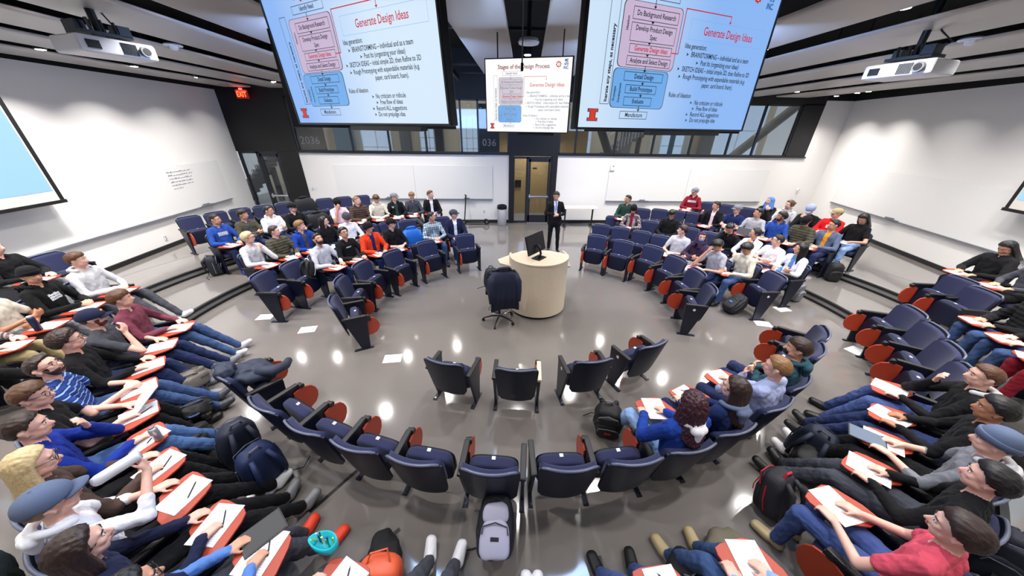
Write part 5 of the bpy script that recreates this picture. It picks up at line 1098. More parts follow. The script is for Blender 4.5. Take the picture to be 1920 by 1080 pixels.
#  pid: label, pose, legs, look, hair, haircol, skin, top, sleeve, bottoms, shoe, extras
PPL = {
'pbeard': ('bearded person in a pale grey shirt writing, beside the backpack chair', 'write', 'bent', 'S', 'short', 'k', 'm', 'lg', 'l', 'dj', 'k', dict(beard=1)),
'psweat': ('person in a black sweatshirt with small white lettering, glasses', 'write', 'ext2', 'S', 'med', 'k', 'm', 'k', 'l', 'dg', 'k', dict(gl=1, print=('w', (-.05, .07, .90, .925)))),
'predjk': ('person in a bright orange red jacket and black beanie with mask', 'write', 'bent', 'P', 'med', 'k', 'm', 'or_', 'l', 'db', 'k', dict(beanie='k', mask='n', open='db', pad=.012)),
'pblk': ('person in a black sweater and black cap left of the plaid shirt', 'clasp', 'bent', 'P', 'short', 'k', 'l', 'k', 'q', 'dj', 'k', dict(cap='k')),
'pplaid': ('person in a pale green plaid shirt with hands on paper', 'clasp', 'bent', 'P', 'short', 'k', 'm', 'pl1', 'l', 'j', 'k', {}),
'pcap': ('person in a dark puffer jacket, white shirt and dark cap at the aisle end', 'lap', 'bent', 'P', 'short', 'db', 'l', 'n', 'l', 'dj', 'gy', dict(cap='dg', open='w', pad=.012)),
'pblond': ('blond person with glasses in a pale sweatshirt, hand at the chin', 'chin', 'bent', 'P', 'med', 'bl', 'l', 'lg', 'l', 'dj', 'k', dict(gl=1)),
'ppuff': ('person in a dark olive puffer jacket writing, next to the blond one', 'write', 'bent', 'P', 'short', 'db', 'l', 'ol', 'l', 'dj', 'k', dict(pad=.015)),
'phood': ('person with sandy hair in a royal blue hoodie and grey shirt', 'write', 'bent', 'P', 'fringe', 'lb', 'l', 'b', 'l', 'dg', 'k', dict(open='dg', hood=1)),
'pwom': ('person with glasses in a black jacket with a pink hood lining', 'lap', 'bent', 'P', 'long', 'k', 'l', 'k', 'l', 'dj', 'k', dict(gl=1, hood='pk', fem=1)),
'pbean': ('person in a white sweatshirt and dark beanie holding a phone', 'clasp', 'bent', 'D', 'med', 'db', 'l', 'w', 'l', 'dg', 'k', dict(beanie='dg')),
'pblue': ('person in a blue long-sleeve top with white lettering at the left end', 'write', 'bent', 'P', 'short', 'k', 'm', 'bl', 'l', 'dj', 'b', dict(print=('lg', (-.10, .10, .86, .94)))),
'pblk2': ('person in a dark grey green jacket with arms crossed behind the blond one', 'cross', 'bent', 'P', 'fringe', 'k', 'm', 'ol', 'l', 'dj', 'k', dict(open='dg')),
'pwht': ('person in a white hoodie with arms crossed, fourth row left', 'cross', 'bent', 'P', 'short', 'k', 'm', 'w', 'l', 'dj', 'k', dict(hood=1)),
'pcap2': ('person in a black sweater and black cap beside the draped coat', 'clasp', 'bent', 'P', 'short', 'k', 'l', 'k', 'l', 'dj', 'k', dict(cap='k', print=('gy', (-.06, .07, .86, .89)))),
'ppink': ('person in a pale pink shirt resting a hand on the forehead', 'brow', 'bent', 'D', 'short', 'k', 't', 'pk', 's', 'dg', 'k', dict(cap='k')),
'pbrn': ('balding person in a brown hooded jacket, fourth row left', 'clasp', 'bent', 'P', 'buzz', 'lb', 'l', 'brn', 'l', 'j', 'k', dict(hood=1, pad=.014)),
'pbei': ('person in a beige hoodie with brown hair', 'clasp', 'bent', 'D', 'fringe', 'b', 'l', 'cr', 'l', 'dj', 'k', dict(hood=1)),
'pcap3': ('person in a black jacket, green hoodie and grey cap', 'write', 'bent', 'P', 'short', 'db', 'l', 'k', 'l', 'lj', 'k', dict(cap='gy', open='gn', hood='gn', print=('w', (.08, .13, .92, .96)))),
'pgry': ('person in a plain charcoal sweater looking down, fourth row left', 'clasp', 'bent', 'D', 'short', 'lb', 'l', 'dg', 'l', 'dg', 'k', dict(cross=1)),
'ptall': ('person in an open black jacket over a white top, aisle end of the rearmost people', 'lap', 'bent', 'P', 'short', 'b', 'l', 'k', 'l', 'lj', 'w', dict(open='w', hood='w')),
'pwhs': ('person in a cream sweater bent over writing, back right section', 'write', 'bent', 'D', 'med', 'k', 'm', 'cr', 'l', 'j', 'k', dict(lean=.18)),
'pgts': ('person in a grey t-shirt with head down on one hand', 'brow', 'bent', 'D', 'med', 'k', 'm', 'g', 's', 'dj', 'k', dict(lean=.2)),
'pmask': ('person in a dark purple hoodie, hood up, with a pale blue mask', 'cross', 'bent', (-2, 2.4, 1.3), 'short', 'k', 'm', 'pp', 'l', 'lg', 'k', dict(hijab='pp', mask='sb', fem=1)),
'ppnk': ('person in a pale grey pink t-shirt with arms on the tablet', 'clasp', 'bent', 'P', 'fringe', 'db', 'l', 'lg', 's', 'gy', 'k', {}),
'pdkw': ('person with a dark bob and a pale jacket over a blue shirt', 'cross', 'bent', 'P', 'long', 'k', 'm', 'w', 'l', 'k', 'k', dict(fem=1, open='sb')),
'pwt': ('person in a white t-shirt and glasses with arms crossed', 'cross', 'bent', 'P', 'short', 'k', 'l', 'w', 's', 'dj', 'k', dict(gl=1)),
'pasw': ('person in a white and navy top with hair tied back, hand at the face', 'chin', 'bent', 'P', 'bun', 'k', 'm', 'w', 'l', 'dj', 'k', dict(fem=1, open='n')),
'pdh': ('person in black with head lowered onto folded arms', 'brow', 'bent', 'D', 'short', 'k', 'm', 'k', 'l', 'dj', 'k', dict(lean=.3)),
'pbj': ('person in a black jacket with black hair looking down, third row right', 'lap', 'bent', 'D', 'fringe', 'k', 'm', 'k', 'l', 'dj', 'k', dict(pad=.012)),
'phat': ('person with long auburn hair, dark hat and a patterned jacket', 'clasp', 'bent', 'D', 'long', 'au', 'l', 'pl3', 'l', 'k', 'k', dict(beanie='k', fem=1, open='dr')),
'porg': ('person in a mustard shirt under a grey blue jacket', 'clasp', 'bent', 'P', 'short', 'k', 'm', 'gb', 'l', 'dj', 'k', dict(open='must')),
'ppuf2': ('person in a dark olive puffer coat and dark cap', 'write', 'bent', 'D', 'med', 'k', 'm', 'ol', 'l', 'dj', 'k', dict(cap='k', pad=.02)),
'pbl2': ('bearded person in a blue hoodie with white cords', 'write', 'bent', 'P', 'curly', 'k', 't', 'bl', 'l', 'dj', 'k', dict(beard=1, hood=1)),
'pgr2': ('person in a light grey sweater behind a laptop', 'write', 'bent', 'P', 'short', 'k', 'm', 'g', 'l', 'dj', 'k', {}),
'pnavt': ('person in a navy t-shirt and grey cap with arms crossed', 'cross', 'bent', 'P', 'short', 'b', 'l', 'db', 's', 'dj', 'k', dict(cap='gy')),
'pblaz': ('person in a black blazer over a pale shirt raising one hand', 'raise', 'bent', 'P', 'short', 'k', 'm', 'k', 'l', 'dj', 'k', dict(open='pk')),
'pgreen': ('person in a dark green quarter-zip top at the far aisle end', 'clasp', 'bent', 'P', 'short', 'k', 'm', 'gn', 'l', 'dg', 'k', dict(gl=1)),
'pbwt': ('person with long black hair in a black t-shirt, writing by the steps', 'write', 'bent', 'D', 'long', 'k', 'm', 'k', 's', 'lj', 'k', dict(fem=1)),
'prj': ('person in a bright red jersey and tan cap', 'cross', 'bent', 'P', 'short', 'b', 'l', 'red', 'l', 'lj', 'k', dict(cap='khaki', print=('w', (-.08, .06, .86, .92)), ptext=0)),
'pcap5': ('person in black with a grey and blue cap leaning sideways', 'chinr', 'bent', 'D', 'short', 'k', 'l', 'k', 'l', 'dj', 'k', dict(cap='lav', lean=.1)),
'pgirl': ('person in a pale grey hoodie with brown hair tied back', 'lap', 'bent', 'P', 'bun', 'b', 'l', 'lg', 'l', 'b', 'k', dict(hood=1, fem=1)),
'phij': ('person in a light blue headscarf and black patterned jacket', 'chin', 'bent', 'P', 'short', 'k', 'l', 'k', 'l', 'k', 'k', dict(hijab='sb', fem=1)),
'pred5': ('person in a dark red hoodie with a white band and grey cap, rearmost row', 'clasp', 'bent', 'P', 'short', 'db', 'l', 'dr', 'l', 'dj', 'k', dict(cap='gy', hood=1, print=('w', (-.13, .13, .88, .95)))),
'pcurl': ('person with dark red curly hair in a blue fleece jacket, seen from behind', 'write', 'ext2', 'N', 'wavy', 'cu', 'l', 'b', 'l', 'lj', 'w', dict(fem=1, hood='w', pad=.012)),
'plong': ('person with long straight brown hair in a blue hoodie, seen from behind', 'write', 'bent', (-1.2, 2.6, 1.2), 'long', 'db', 'l', 'db', 'l', 'dj', 'k', dict(fem=1, hood='gb')),
'pgrs': ('person with short blond sides in a pale grey blue sweater, hand to the mouth', 'chin', 'bent', (-1.0, 2.6, 1.2), 'short', 'lb', 'l', 'lav', 'l', 'dj', 'k', {}),
'pteal': ('person in a dark teal sweatshirt and dark mask beside the grey sweater', 'cross', 'bent', (-1.2, 2.6, 1.3), 'fringe', 'db', 'm', 'teal', 'l', 'dj', 'k', dict(mask='k', hood=1)),
'pmar': ('person in a maroon long-sleeve top with brown hair, left side', 'write', 'ext', 'P', 'fringe', 'b', 'l', 'mar', 'l', 'j', 'lg', {}),
'pcapg': ('bearded person in a navy cap and charcoal t-shirt, hand at the mouth', 'chinr', 'ext', 'P', 'short', 'au', 'l', 'dg', 's', 'dj', 'gy', dict(cap='n', beard=1, caplogo='must')),
'pcurly': ('person with dark curly hair and glasses behind the striped shirt', 'write', 'ext2', 'P', 'curly', 'db', 'l', 'k', 'l', 'dj', 'gy', dict(gl=1)),
'pstr': ('bearded person with glasses in a blue striped polo shirt', 'clasp', 'ext', 'S', 'short', 'db', 'l', 'str', 's', 'j', 'dg', dict(gl=1, beard=1)),
'pgls': ('person with brown fringe and glasses in a dark shirt, left side', 'write', 'ext2', (1.4, 3, 1.35), 'fringe', 'b', 'l', 'k', 's', 'k', 'k', dict(gl=1)),
'pblu': ('person in a royal blue sweater holding a pen to the mouth', 'chin', 'ext', (.7, 3, 1.3), 'short', 'db', 'l', 'rb', 'l', 'mj', 'lg', {}),
'pblnd': ('person with long blond hair and glasses in a taupe top', 'write', 'ext2', (.8, 3, 1.0), 'long', 'bl', 'l', 'brn', 'l', 'k', 'k', dict(fem=1, gl=1)),
'pcaph': ('person in a slate blue cap and white hoodie drinking from a white bottle', 'drink', 'ext', (.6, 3, 1.7), 'med', 'lb', 'l', 'w', 'q', 'k', 'w', dict(cap='gb', hood=1)),
'pdark': ('person with long dark hair in a navy top holding a pen', 'write', 'ext', (.5, 3, 1.5), 'long', 'db', 'l', 'n', 'l', 'k', 'gy', dict(fem=1)),
'pgls2': ('person with dark hair and glasses at the lower left edge, light blue sleeves', 'write', 'ext2', (.5, 3, 1.4), 'bun', 'k', 'm', 'sb', 'l', 'dg', 'or_', dict(fem=1, gl=1)),
'ppenc': ('person in violet blue sleeves writing beside the turquoise pencil case', 'write', 'tuck', 'N', 'short', 'db', 'l', 'rb', 'l', 'dg', 'w', {}),
'pwsh': ('person in black trousers with white sneakers stretched out, bottom centre', 'lap', 'ext', 'N', 'short', 'b', 'l', 'dg', 'l', 'dg', 'w', {}),
'pltj': ('person in light jeans with one white sneaker at the bottom centre', 'lap', ((.10, .36, .55), (.02, .60, .09)), 'N', 'short', 'b', 'l', 'lg', 'l', 'lj', 'w', {}),
'pblj': ('person in bright blue jeans and dark sneakers at the bottom right of centre', 'lap', 'ext2', 'N', 'short', 'b', 'l', 'g', 'l', 'vj', 'blk', {}),
'ptq': ('person with tousled brown hair in ripped jeans at the bottom edge', 'write', 'ext2', 'N', 'med', 'b', 'l', 'lj', 'l', 'j', 'khaki', {}),
'predt': ('person in a coral red t-shirt writing, lower right', 'write', 'bent', (-1.0, 3, 1.3), 'med', 'db', 'l', 'tee', 's', 'vj', 'khaki', dict(fold=.008)),
'pdh3': ('person with thick black hair in a black top and grey sleeves looking up', 'write', 'ext', (-.8, 3, 1.6), 'med', 'k', 'l', 'k', 'l', 'dg', 'k', {}),
'pbean3': ('person in a grey beanie and grey green hoodie with a tablet computer', 'write', 'ext', (-.8, 3, 1.2), 'short', 'k', 'l', 'gy', 'q', 'k', 'w', dict(beanie='gb', hood='lg')),
'pdk3': ('person with black hair and a black jacket between the beanie and the brown hair', 'write', 'ext', (-.8, 3, 1.3), 'med', 'k', 't', 'k', 'l', 'dj', 'k', {}),
'pbr3': ('person with brown hair in a black fleece, last of the near right row', 'chinr', 'ext2', (-1.0, 3, 1.3), 'short', 'b', 'l', 'k', 'l', 'vj', 'k', dict(hood='lg')),
'pgh': ('person in a light grey hoodie with stretched legs, left side upper row', 'clasp', 'ext', 'P', 'fringe', 'b', 'l', 'lg', 'l', 'dg', 'w', dict(hood=1)),
'pnvy': ('person in a navy hoodie with a white logo and black beanie', 'clasp', 'ext2', (1, 3, 1.0), 'short', 'k', 'm', 'blk', 'l', 'dg', 'k', dict(beanie='k', hood=1, print=('w', (-.10, .06, .82, .92)))),
'ptsh': ('person in a cream t-shirt with crossed arms at the left edge', 'cross', 'ext2', 'P', 'short', 'db', 't', 'cr', 's', 'gy', 'k', {}),
'pplL': ('person in a plaid shirt at the left edge, head out of frame', 'write', 'ext2', 'P', 'short', 'db', 'l', 'pl3', 'l', 'khaki', 'k', {}),
'pdkL': ('person in black with a blue shoe sole showing at the left edge', 'lap', 'bent', 'P', 'short', 'k', 'l', 'k', 'l', 'k', 'b', dict(cross=2)),
'pgpt': ('person in grey trousers and black sleeves by the left wall', 'write', 'ext2', 'P', 'short', 'k', 'l', 'k', 'l', 'gy', 'k', {}),
'ppf4': ('person in a black puffer jacket and jeans at the right edge', 'write', 'bent', 'D', 'med', 'k', 'm', 'k', 'l', 'j', 'k', dict(pad=.02)),
'prdp': ('person in dark red trousers and a purple plaid shirt at the right edge', 'write', 'bent', 'P', 'med', 'db', 'l', 'pl2', 'l', 'dr', 'k', {}),
'pplR': ('person in blue jeans at the right edge, head out of frame', 'write', 'bent', 'P', 'short', 'db', 'l', 'k', 'l', 'j', 'k', {}),
'pbk5': ('person in a black leather jacket by the right wall with paper on the knee', 'write', 'bent', 'D', 'long', 'k', 'm', 'k', 'l', 'k', 'k', dict(pad=.01)),
'pbk6': ('person in dark clothes at the right edge of the top side row', 'write', 'bent', 'D', 'short', 'k', 'm', 'dg', 'l', 'k', 'k', {}),
}
NOTAB = {'pcap', 'pmask', 'pasw', 'pdh', 'ptall2', 'phat', 'pbj', 'pgirl', 'phij', 'pcap2', 'pdkL', 'pbean', 'pteal', 'pblk2', 'pwht', 'pnavt'}
NOPAPER = {'pbwt'}
def short(pid): return PPL[pid][0]
paper_rng = random.Random(11)
for rn, (row, L) in ROWS.items():
    z = TZ[row]; tab = 'L' if rn == 'R2BL' else 'R'; ne = 0
    for i, (sid, X, Y) in enumerate(L):
        a = facing(X, Y, row)
        endc = i in (0, len(L)-1); both = rn[:2] == 'R1' or endc or (i+1 < len(L) and hypot(L[i+1][1]-X, L[i+1][2]-Y) > .66)
        if sid[0] == 'c':
            ne += 1
            lab = 'empty navy chair, %s from the %s, %s' % (ORD[i], ENDN[rn], ROWN[rn])
            chair(X, Y, z, a, lab, tab, both, False, cream=(rn == 'R1B' and i == 1), disc=(both and rn in ('R1R', 'R1B', 'R2R')))
            continue
        sp = PPL[sid]; usetab = sid not in NOTAB
        short_lab = sp[0].replace('person ', '', 1)
        words = short_lab.replace(',', '').split()[:9]
        chair(X, Y, z, a, 'navy chair under the person '+' '.join(words), tab, both, 'tab' if usetab else True)
        o, base, Mh = person(sid, X, Y, z, a, sp)
        if usetab and sid not in NOPAPER:
            s = 1 if tab == 'R' else -1
            rz = paper_rng.uniform(-.3, .3); px = paper_rng.uniform(.07, .10)*s
            p = base @ Vector((px, .325, .6845))
            sheet('paper_sheet', p, a-pi/2+rz, 'white sheet before the person '+' '.join(words))
            if dist_ok(sid) if False else (hypot(X, Y) < 5 and paper_rng.random() < .6):
                q = base @ Vector((px+.02, .37, .692)); mb = MB(); mb.cyl((-.07, 0, 0), (.06, 0, 0), .0045, M_black, 8); mb.cyl((.06, 0, 0), (.075, 0, 0), .0045, M_grayp, 8, r2=.001)
                pn = mb.build('pen'); pn.location = q; pn.rotation_euler = (0, 0, a+rz+.6); tag(pn, 'black pen before the person '+' '.join(words), 'pen')
# the presenter
person('presenter', 1.62, 9.02, 0, radians(268), ('standing person in a black suit with a pale blue tie, speaking by the centre door', 'stand', 'bent', (0.6, 1.6, .9), 'short', 'k', 'm', 'blk', 'l', 'blk', 'k', dict(open='w', tie=1)))

# ------------------------------------------------------------------ bags, coats and small things
def backpack(loc, rz, lab, body=(16, 18, 24), trim=(60, 62, 70), tilt=0, roll=0, s=1.0, accent=None, seed=1, pocket=None):
    tilt = abs(tilt) if abs(tilt) > .6 else tilt
    loc = (loc[0], loc[1], loc[2]+.10*s*abs(sin(tilt))); root = empty('backpack', loc, rz); root.rotation_euler = (tilt, roll, rz); root.scale = (1, 1, 1); tag(root, lab, 'backpack')
    m = mat('bag_%d_%d_%d' % body, body, .7, bump=.3, bscale=90); t = mat('bag_%d_%d_%d' % trim, trim, .6); pm = mat('bag_%d_%d_%d' % pocket, pocket, .7) if pocket else m
    def blob(name, c, r, mm, p=4.2, amp=.010, n=30, k=20):
        mb = MB(); mb.ell((0, 0, 0), tuple(x*s for x in r), mm, n, k, p=p); vs = []
        for v in mb.v:
            V_ = Vector(v); d = V_.normalized(); q = noise.noise(Vector((V_.x*11+seed*3, V_.y*11, V_.z*8)))*amp*2+noise.noise(Vector((V_.x*30, V_.y*30+seed, V_.z*24)))*amp*.6
            W_ = V_+d*q; W_.x *= 1-.22*max(0, W_.z/(r[2]*s))**2; vs.append((W_.x+c[0]*s, W_.y+c[1]*s, W_.z+c[2]*s))
        mb.v = vs; return mb.build(name, root, smooth=True)
    blob('main_compartment', (0, 0, .235), (.155, .095, .235), m)
    pk = blob('front_pocket', (0, .095, .16), (.125, .05, .14), pm, amp=.006)
    blob('upper_pocket', (0, .075, .345), (.11, .05, .075), pm if pocket else m, amp=.005)
    mb = MB(); mb.tube([(-.11*s, .148*s, .20*s), (-.10*s, .150*s, .255*s), (0, .158*s, .285*s), (.10*s, .150*s, .255*s), (.11*s, .148*s, .20*s)], .005, t, 6); mb.tube([(-.12*s, .09*s, .3*s), (-.10*s, .11*s, .42*s), (0, .10*s, .455*s), (.10*s, .11*s, .42*s), (.12*s, .09*s, .3*s)], .005, t, 6); mb.build('zips', root)
    mb = MB(); mb.tube([(-.05*s, -.05*s, .455*s), (-.03*s, -.06*s, .50*s), (.03*s, -.06*s, .50*s), (.05*s, -.05*s, .455*s)], .011, t, 8); mb.build('handle', root)
    for k in (-1, 1):
        mb = MB(); mb.tube([(k*.06*s, -.085*s, .43*s), (k*.08*s, -.15*s, .36*s), (k*.10*s, -.16*s, .22*s), (k*.10*s, -.11*s, .07*s)], [.022, .026, .018, .008], m, 8); mb.build('shoulder_strap', root, smooth=True)
        mb = MB(); mb.tube([(k*.15*s, .02*s, .08*s), (k*.165*s, .03*s, .2*s), (k*.15*s, .03*s, .34*s)], .007, t, 6); mb.build('side_strap', root)
    mb = MB(); mb.tube([(.10*s, -.11*s, .07*s), (.2*s, -.16*s, .02*s), (.30*s, -.10*s, .012)], .006, m, 5); mb.build('loose_strap', root)
    if accent:
        mb = MB(); mb.box((0, .146*s, .17*s), (.07*s, .012, .03*s), mat('accent_%d_%d_%d' % accent, accent, .6)); mb.build('badge', root)
    return root
G = lambda z=0: z
backpack((-.06, 1.30, .08), radians(186), 'grey lilac backpack lying behind the centre of the near arc', (22, 26, 36), (40, 42, 52), radians(24), 0, 1.0, (30, 30, 36), 2, (172, 172, 196)).rotation_euler = (radians(52), 0, radians(176))
backpack((-2.86, 2.34, 0), radians(60), 'dark navy backpack leaning on the near arc, left of its pair', (18, 26, 46), (70, 76, 100), 0, .1, 1.15, None, 3)
backpack((-2.42, 2.10, 0), radians(62), 'dark blue backpack leaning on the near arc, right of its pair', (16, 34, 74), (78, 78, 96), 0, -.05, 1.15, None, 4)
backpack((1.33, 2.62, 0), radians(160), 'black backpack with a red logo on the floor beside the curly haired person', (16, 16, 20), (96, 98, 104), radians(-14), .1, 1.05, (190, 40, 50), 5)
backpack((-3.55, 2.62, .02), radians(35), 'black duffel-like backpack lying on the floor at left in front of the blue jeans', (20, 20, 22), (60, 60, 62), radians(-70), 0, 1.0, None, 6)
backpack((-6.72, 7.0, .17), radians(-60), 'black and grey backpack on the first tier beside the blue long-sleeve person', (20, 22, 32), (110, 116, 134), 0, 0, 1.0, None, 7)
backpack((6.55, 5.9, 0), radians(200), 'shiny grey backpack on the floor by the right steps', (92, 94, 100), (190, 192, 198), 0, 0, .95, None, 8, (110, 112, 118))
backpack((4.65, 5.35, 0), radians(100), 'dark backpack with a blue bottle under the end chair at right', (24, 24, 30), (50, 52, 60), radians(-50), 0, .95, (30, 120, 190), 9)
backpack((3.42, 2.2, 0), radians(-60), 'dark navy backpack hanging behind the teal sweatshirt person', (18, 28, 48), (40, 46, 60), 0, .15, 1.1, (20, 90, 150), 10)
backpack((3.22, 1.95, .02), radians(120), 'black backpack lying flat beside the long stretched legs at right', (18, 18, 20), (80, 80, 82), radians(-74), 0, 1.1, None, 11)
backpack((2.66, 1.62, 0), radians(20), 'black backpack with red straps near the coral t-shirt person', (34, 32, 38), (170, 24, 44), radians(-15), .1, 1.0, None, 12)
backpack((1.42, 1.22, .02), radians(40), 'black sports bag with pale lining on the floor at bottom right', (16, 17, 22), (150, 150, 158), radians(-60), 0, .95, None, 13)
backpack((-4.35, 3.55, .02), radians(30), 'taupe backpack lying by the stretched legs at left', (112, 106, 100), (60, 56, 54), radians(-66), 0, 1.1, None, 14)
backpack((-3.85, 3.0, .02), radians(40), 'black backpack under the striped shirt person legs', (18, 18, 20), (70, 90, 140), radians(-55), 0, .9, None, 15)
backpack((-2.12, 1.60, .02), radians(20), 'mauve backpack with a white round logo at the bottom left', (150, 128, 136), (60, 56, 66), radians(-64), 0, 1.05, (230, 228, 230), 16)
backpack((8.0, 6.55, .17), radians(160), 'black bag on the first tier beside the mustard shirt person', (18, 18, 20), (60, 60, 64), 0, 0, .95, None, 17)
backpack((-3.98, 6.02, .50), radians(-10), 'black and white backpack sitting on the empty chair of the second row left', (20, 20, 24), (220, 220, 226), radians(-20), 0, .8, None, 18)
backpack((-.15, 5.02, .74), radians(190), 'dark backpack on the drafting stool seat', (30, 34, 46), (70, 72, 80), radians(10), 0, .85, None, 19)
backpack((4.75, 1.75, 0), radians(130), 'black backpack on the floor behind the near right row, beside the brown haired person', (16, 16, 18), (60, 62, 70), 0, .1, 1.1, None, 20)
backpack((4.15, 1.15, 0), radians(125), 'navy backpack behind the grey beanie person', (18, 22, 40), (70, 70, 90), 0, -.1, 1.1, None, 21)
backpack((3.55, .62, 0), radians(120), 'dark blue backpack in the lower right corner', (20, 40, 84), (120, 120, 128), radians(-30), 0, 1.1, None, 22)
# coats on chairs
def chair_coat(rn, i, m, lab, **kw):
    row, L = ROWS[rn]; sid, X, Y = L[i]; a = facing(X, Y, row)
    return draped_coat('jacket', Matrix.Translation((X, Y, TZ[row])) @ Matrix.Rotation(a-pi/2, 4, 'Z') @ Matrix.Translation((0, -.285, .90)) @ Matrix.Rotation(pi, 4, 'Z'), m, lab, **kw)
chair_coat('R4L', 4, mat('coat_black', (16, 17, 22), .8, bump=.3, bscale=100), 'black coat draped over the chair between the black cap and the pink shirt', seed=3)
chair_coat('R2L', 6, mat('coat_bright_blue', (20, 100, 190), .7), 'black and bright blue jacket over the chair beside the plaid shirt', seed=4, wid=.42)
chair_coat('R5L', 5, mat('coat_black', (16, 17, 22)), 'dark coat over a chair in the rearmost left row', seed=5)
jr, jl = ROWS['R2BL'][1][0][1:]; ja = facing(jr, jl, 2)
jm = mat('coat_slate', (40, 48, 68), .7, bump=.3, bscale=80)
jk = empty('jacket', (0, 0, 0)); jk.matrix_world = Matrix.Translation((jr, jl, 0)) @ Matrix.Rotation(ja-pi/2, 4, 'Z'); tag(jk, 'slate grey puffer jacket heaped on the end chair of the near arc, leftmost', 'jacket')
o = fabric_blob('body', (0, 0, 0), (.215, .24, .10), jm, .055, 9, 3, 0, 0, 2.3, parent=jk); o.location = (0, -.04, .70); o.rotation_euler = (-.35, 0, .1)
o = fabric_blob('hood', (0, 0, 0), (.16, .10, .08), jm, .04, 11, 6, 0, 0, 2.2, parent=jk); o.location = (-.03, -.24, .86)
mb = MB(); mb.tube([(.10, .0, .76), (.20, .12, .73), (.15, .27, .70), (.02, .33, .66)], [.06, .065, .055, .045], jm, 12); mb.build('sleeve', jk, smooth=True)
for loc, r, c, lab, sd in (((-3.35, .95, .75), (.32, .20, .30), (22, 40, 44), 'dark green and navy jacket heaped on the chair at the lower left corner', 5), ((-2.35, .62, .72), (.28, .20, .26), (150, 128, 140), 'mauve jacket heaped behind the dark haired person at the bottom left', 6),
                           ((5.1, 1.95, .62), (.3, .24, .26), (46, 42, 40), 'dark taupe coat over the chair behind the brown haired person at right', 7), ((3.1, .9, .35), (.2, .3, .12), (126, 116, 84), 'khaki cloth on the floor at the lower right', 8),
                           ((1.95, 1.12, .1), (.36, .24, .10), (104, 98, 80), 'olive coat lying on the floor at the bottom right', 9), ((-.98, 1.28, .08), (.30, .14, .08), (18, 18, 20), 'black strap bag lying flat near the turquoise pencil case', 10)):
    o = fabric_blob('jacket' if 'bag' not in lab and 'cloth' not in lab else 'soft_bag' if 'bag' in lab else 'cloth_bundle', loc, r, mat('heap_%d' % sd, c, .8, bump=.3, bscale=80), .045, 8, sd, .5*sd, 0, 2.4)
    tag(o, lab, 'jacket' if 'jacket' in lab or 'coat' in lab else 'bag')
# bottles, pencil case, electronics
def at_seat(pid, off):
    for rn, (row, L) in ROWS.items():
        for sid, X, Y in L:
            if sid == pid:
                a = facing(X, Y, row); return Matrix.Translation((X, Y, TZ[row])) @ Matrix.Rotation(a-pi/2, 4, 'Z') @ Matrix.Translation(off)
def bottle(M, h, r, m, lab, cap=None, cat='bottle', nm='water_bottle'):
    e = empty(nm, (0, 0, 0)); e.matrix_world = M; tag(e, lab, cat)
    mb = MB(); mb.lathe([(r*.9, 0), (r, .01), (r, h*.82), (r*.8, h*.9), (r*.55, h*.93)], m, n=22); mb.build('body', e, smooth=True)
    mb = MB(); mb.lathe([(r*.6, h*.92), (r*.6, h), (r*.2, h*1.01)], cap or M_black, n=18); mb.build('cap', e)
bottle(at_seat('pcaph', (.07, .28, 1.23)) @ Vector((-.06, -.24, -.05)).to_track_quat('Z', 'Y').to_matrix().to_4x4(), .26, .038, M_white, 'large white bottle held up by the person in the slate blue cap')
bottle(at_seat('pblu', (.19, .40, .684)), .16, .033, mat('can_silver', (200, 200, 206), .25, metal=.6), 'silver drink can on the tablet of the royal blue sweater person', M_grayp, 'drink can', 'drink_can')
bottle(at_seat('ptsh', (.20, .30, .684)), .22, .036, mat('tumbler_navy', (28, 34, 66), .35), 'dark blue travel tumbler beside the cream t-shirt person', M_white, 'tumbler', 'travel_tumbler')
e = empty('pencil_case', (0, 0, 0)); e.matrix_world = at_seat('ppenc', (-.16, .50, .70)); tag(e, 'open turquoise pencil case full of pens at the bottom left', 'pencil case')
mb = MB(); R = []
for z_, r_ in ((0, .8), (.03, 1), (.10, 1.05), (.10, .9), (.04, .82)): R.append([(.10*r_*cos(2*pi*j/24), .055*r_*sin(2*pi*j/24), z_+.012*sin(4*pi*j/24)) for j in range(24)])
mb.rings(R, mat('turquoise_cloth', (18, 176, 190), .6)); mb.build('pouch', e, smooth=True)
rr = random.Random(2)
for k in range(9):
    mb = MB(); x = -.07+.0175*k; mb.cyl((x, rr.uniform(-.02, .02), .02), (x+rr.uniform(-.01, .01), rr.uniform(-.03, .03), .15+rr.uniform(-.02, .02)), .005, mat('pen_%d' % (k % 4), [(200, 210, 60), (230, 230, 230), (40, 60, 160), (60, 150, 80)][k % 4], .4), 8); p = mb.build('pen'); p.matrix_world = e.matrix_world.copy()
    tag(p, 'coloured pen standing in the turquoise pencil case', 'pen', 'pens in the pencil case')
def tablet_pc(M, lab, scr=(52, 66, 88), e_=.9, size=(.20, .27)):
    r = empty('tablet_computer', (0, 0, 0)); r.matrix_world = M; tag(r, lab, 'tablet')
    mb = MB(); mb.box((0, 0, .005), (size[0], size[1], .009), M_blackm); mb.build('casing', r, bevel=.003)
    mb = MB(); mb.box((0, 0, .0105), (size[0]-.02, size[1]-.02, .001), mat('tablet_screen_%d' % scr[0], scr, emit=e_)); mb.build('screen', r)
tablet_pc(at_seat('pbean3', (.0, .42, .689)) @ Matrix.Rotation(.3, 4, 'Z'), 'tablet computer on the paper of the grey beanie person', (120, 140, 170), 1.0)
tablet_pc(at_seat('pgls2', (-.02, .42, .676)) @ Matrix.Rotation(-.4, 4, 'Z') @ Matrix.Translation((0, 0, .012)), 'grey tablet under the paper of the person with light blue sleeves', (96, 98, 100), .3)
tablet_pc(at_seat('pbean', (0, .34, .745)) @ Matrix.Rotation(.9, 4, 'X'), 'dark phone-like tablet held by the person in the white sweatshirt', (20, 22, 28), .1, (.12, .19))
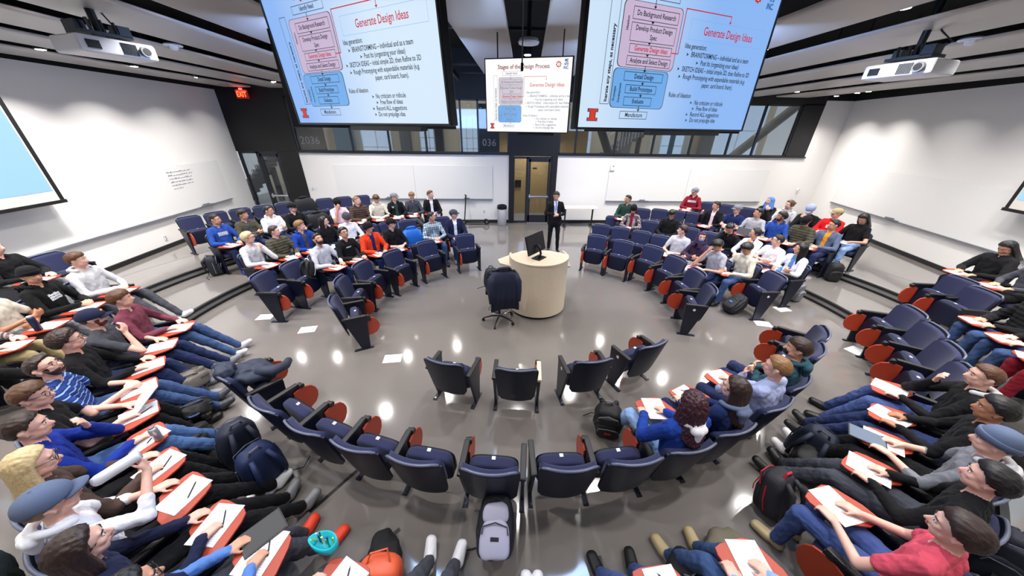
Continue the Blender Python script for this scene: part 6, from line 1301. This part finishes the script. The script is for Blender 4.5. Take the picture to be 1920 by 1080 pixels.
# laptop of the grey sweater person, notebook of the woman in the black t-shirt
r = empty('laptop', (0, 0, 0)); r.matrix_world = at_seat('pgr2', (.02, .34, .686)); tag(r, 'open silver laptop in front of the light grey sweater person', 'laptop')
mb = MB(); mb.box((0, 0, .008), (.31, .21, .014), M_grayp); mb.build('base', r, bevel=.003)
mb = MB(); mb.box((0, .10, .11), (.31, .012, .2), mat('laptop_silver', (150, 150, 152), .35, metal=.5)); mb.build('lid', r, bevel=.003)
r = sheet('notebook', (0, 0, 0), 0, 'open white notebook on the lap of the black t-shirt person', (.30, .22), cat='notebook', th=.012); r.matrix_world = at_seat('pbwt', (.02, .32, .690))
r = sheet('clipboard', (0, 0, 0), 0, 'pale clipboard held up by the person with brown fringe and glasses', (.22, .30), cat='clipboard', th=.008); r.matrix_world = at_seat('pgls', (.0, .42, .80)) @ Matrix.Rotation(.75, 4, 'X')
# papers lying about on the floor, floor boxes
for i, (x, y, rz, lab) in enumerate(((-3.55, 4.9, .2, 'white sheet on the floor left of the inner ring'), (-4.6, 5.35, .1, 'white sheet on the floor beside the second row end chair at left'), (5.15, 4.95, -.3, 'white sheet on the floor under the end chair at right'), (6.0, 5.5, .1, 'white sheet on the floor near the shiny grey backpack'), (6.15, 4.1, .3, 'white floor cover plate in the right aisle'), (-1.75, 4.05, .1, 'white sheet on the floor at the near left of the inner ring'))):
    sheet('paper_sheet', (x, y, .003), rz, lab, (.28, .20))
# dark tape strips on the floor at the bottom
for i, (x, y, rz, L_) in enumerate(((-1.72, 1.98, .95, .5), (-1.15, 1.42, .75, .55), (-.72, 1.3, .9, .14), (.86, 1.22, 1.57, .25))):
    o = sheet('floor_tape', (x, y, .002), rz, ['dark tape strip on the floor by the dark blue backpack', 'dark tape strip on the floor near the orange sneaker', 'short dark tape strip near the turquoise pencil case', 'short dark strip on the floor at the bottom centre right'][i], (L_, .035), M_nosing, 'tape')
# orange tote bag at the bottom
e = empty('tote_bag', (-.97, 1.22, 0)); tag(e, 'orange handbag with a thin handle at the bottom left of centre', 'handbag')
mb = MB(); mb.ell((0, 0, .15), (.17, .12, .15), mat('bag_orange', (232, 96, 58), .5), 24, 14, p=3); mb.build('body', e, smooth=True)
mb = MB(); mb.tube([(-.1, 0, .26), (-.06, .05, .36), (.06, .08, .36), (.1, 0, .26)], .008, mat('bag_orange', (232, 96, 58)), 8); mb.build('handle', e)
e = empty('cardboard_box', (8.55, 9.35, .34+.55), radians(-50)); tag(e, 'small tan box on a chair behind the grey hoodie person, back right', 'box')
mb = MB(); mb.box((0, 0, .1), (.45, .3, .5), mat('cardboard', (222, 180, 130), .7)); mb.build('carton', e, bevel=.004)

bpy.data.scenes.remove(TMP)
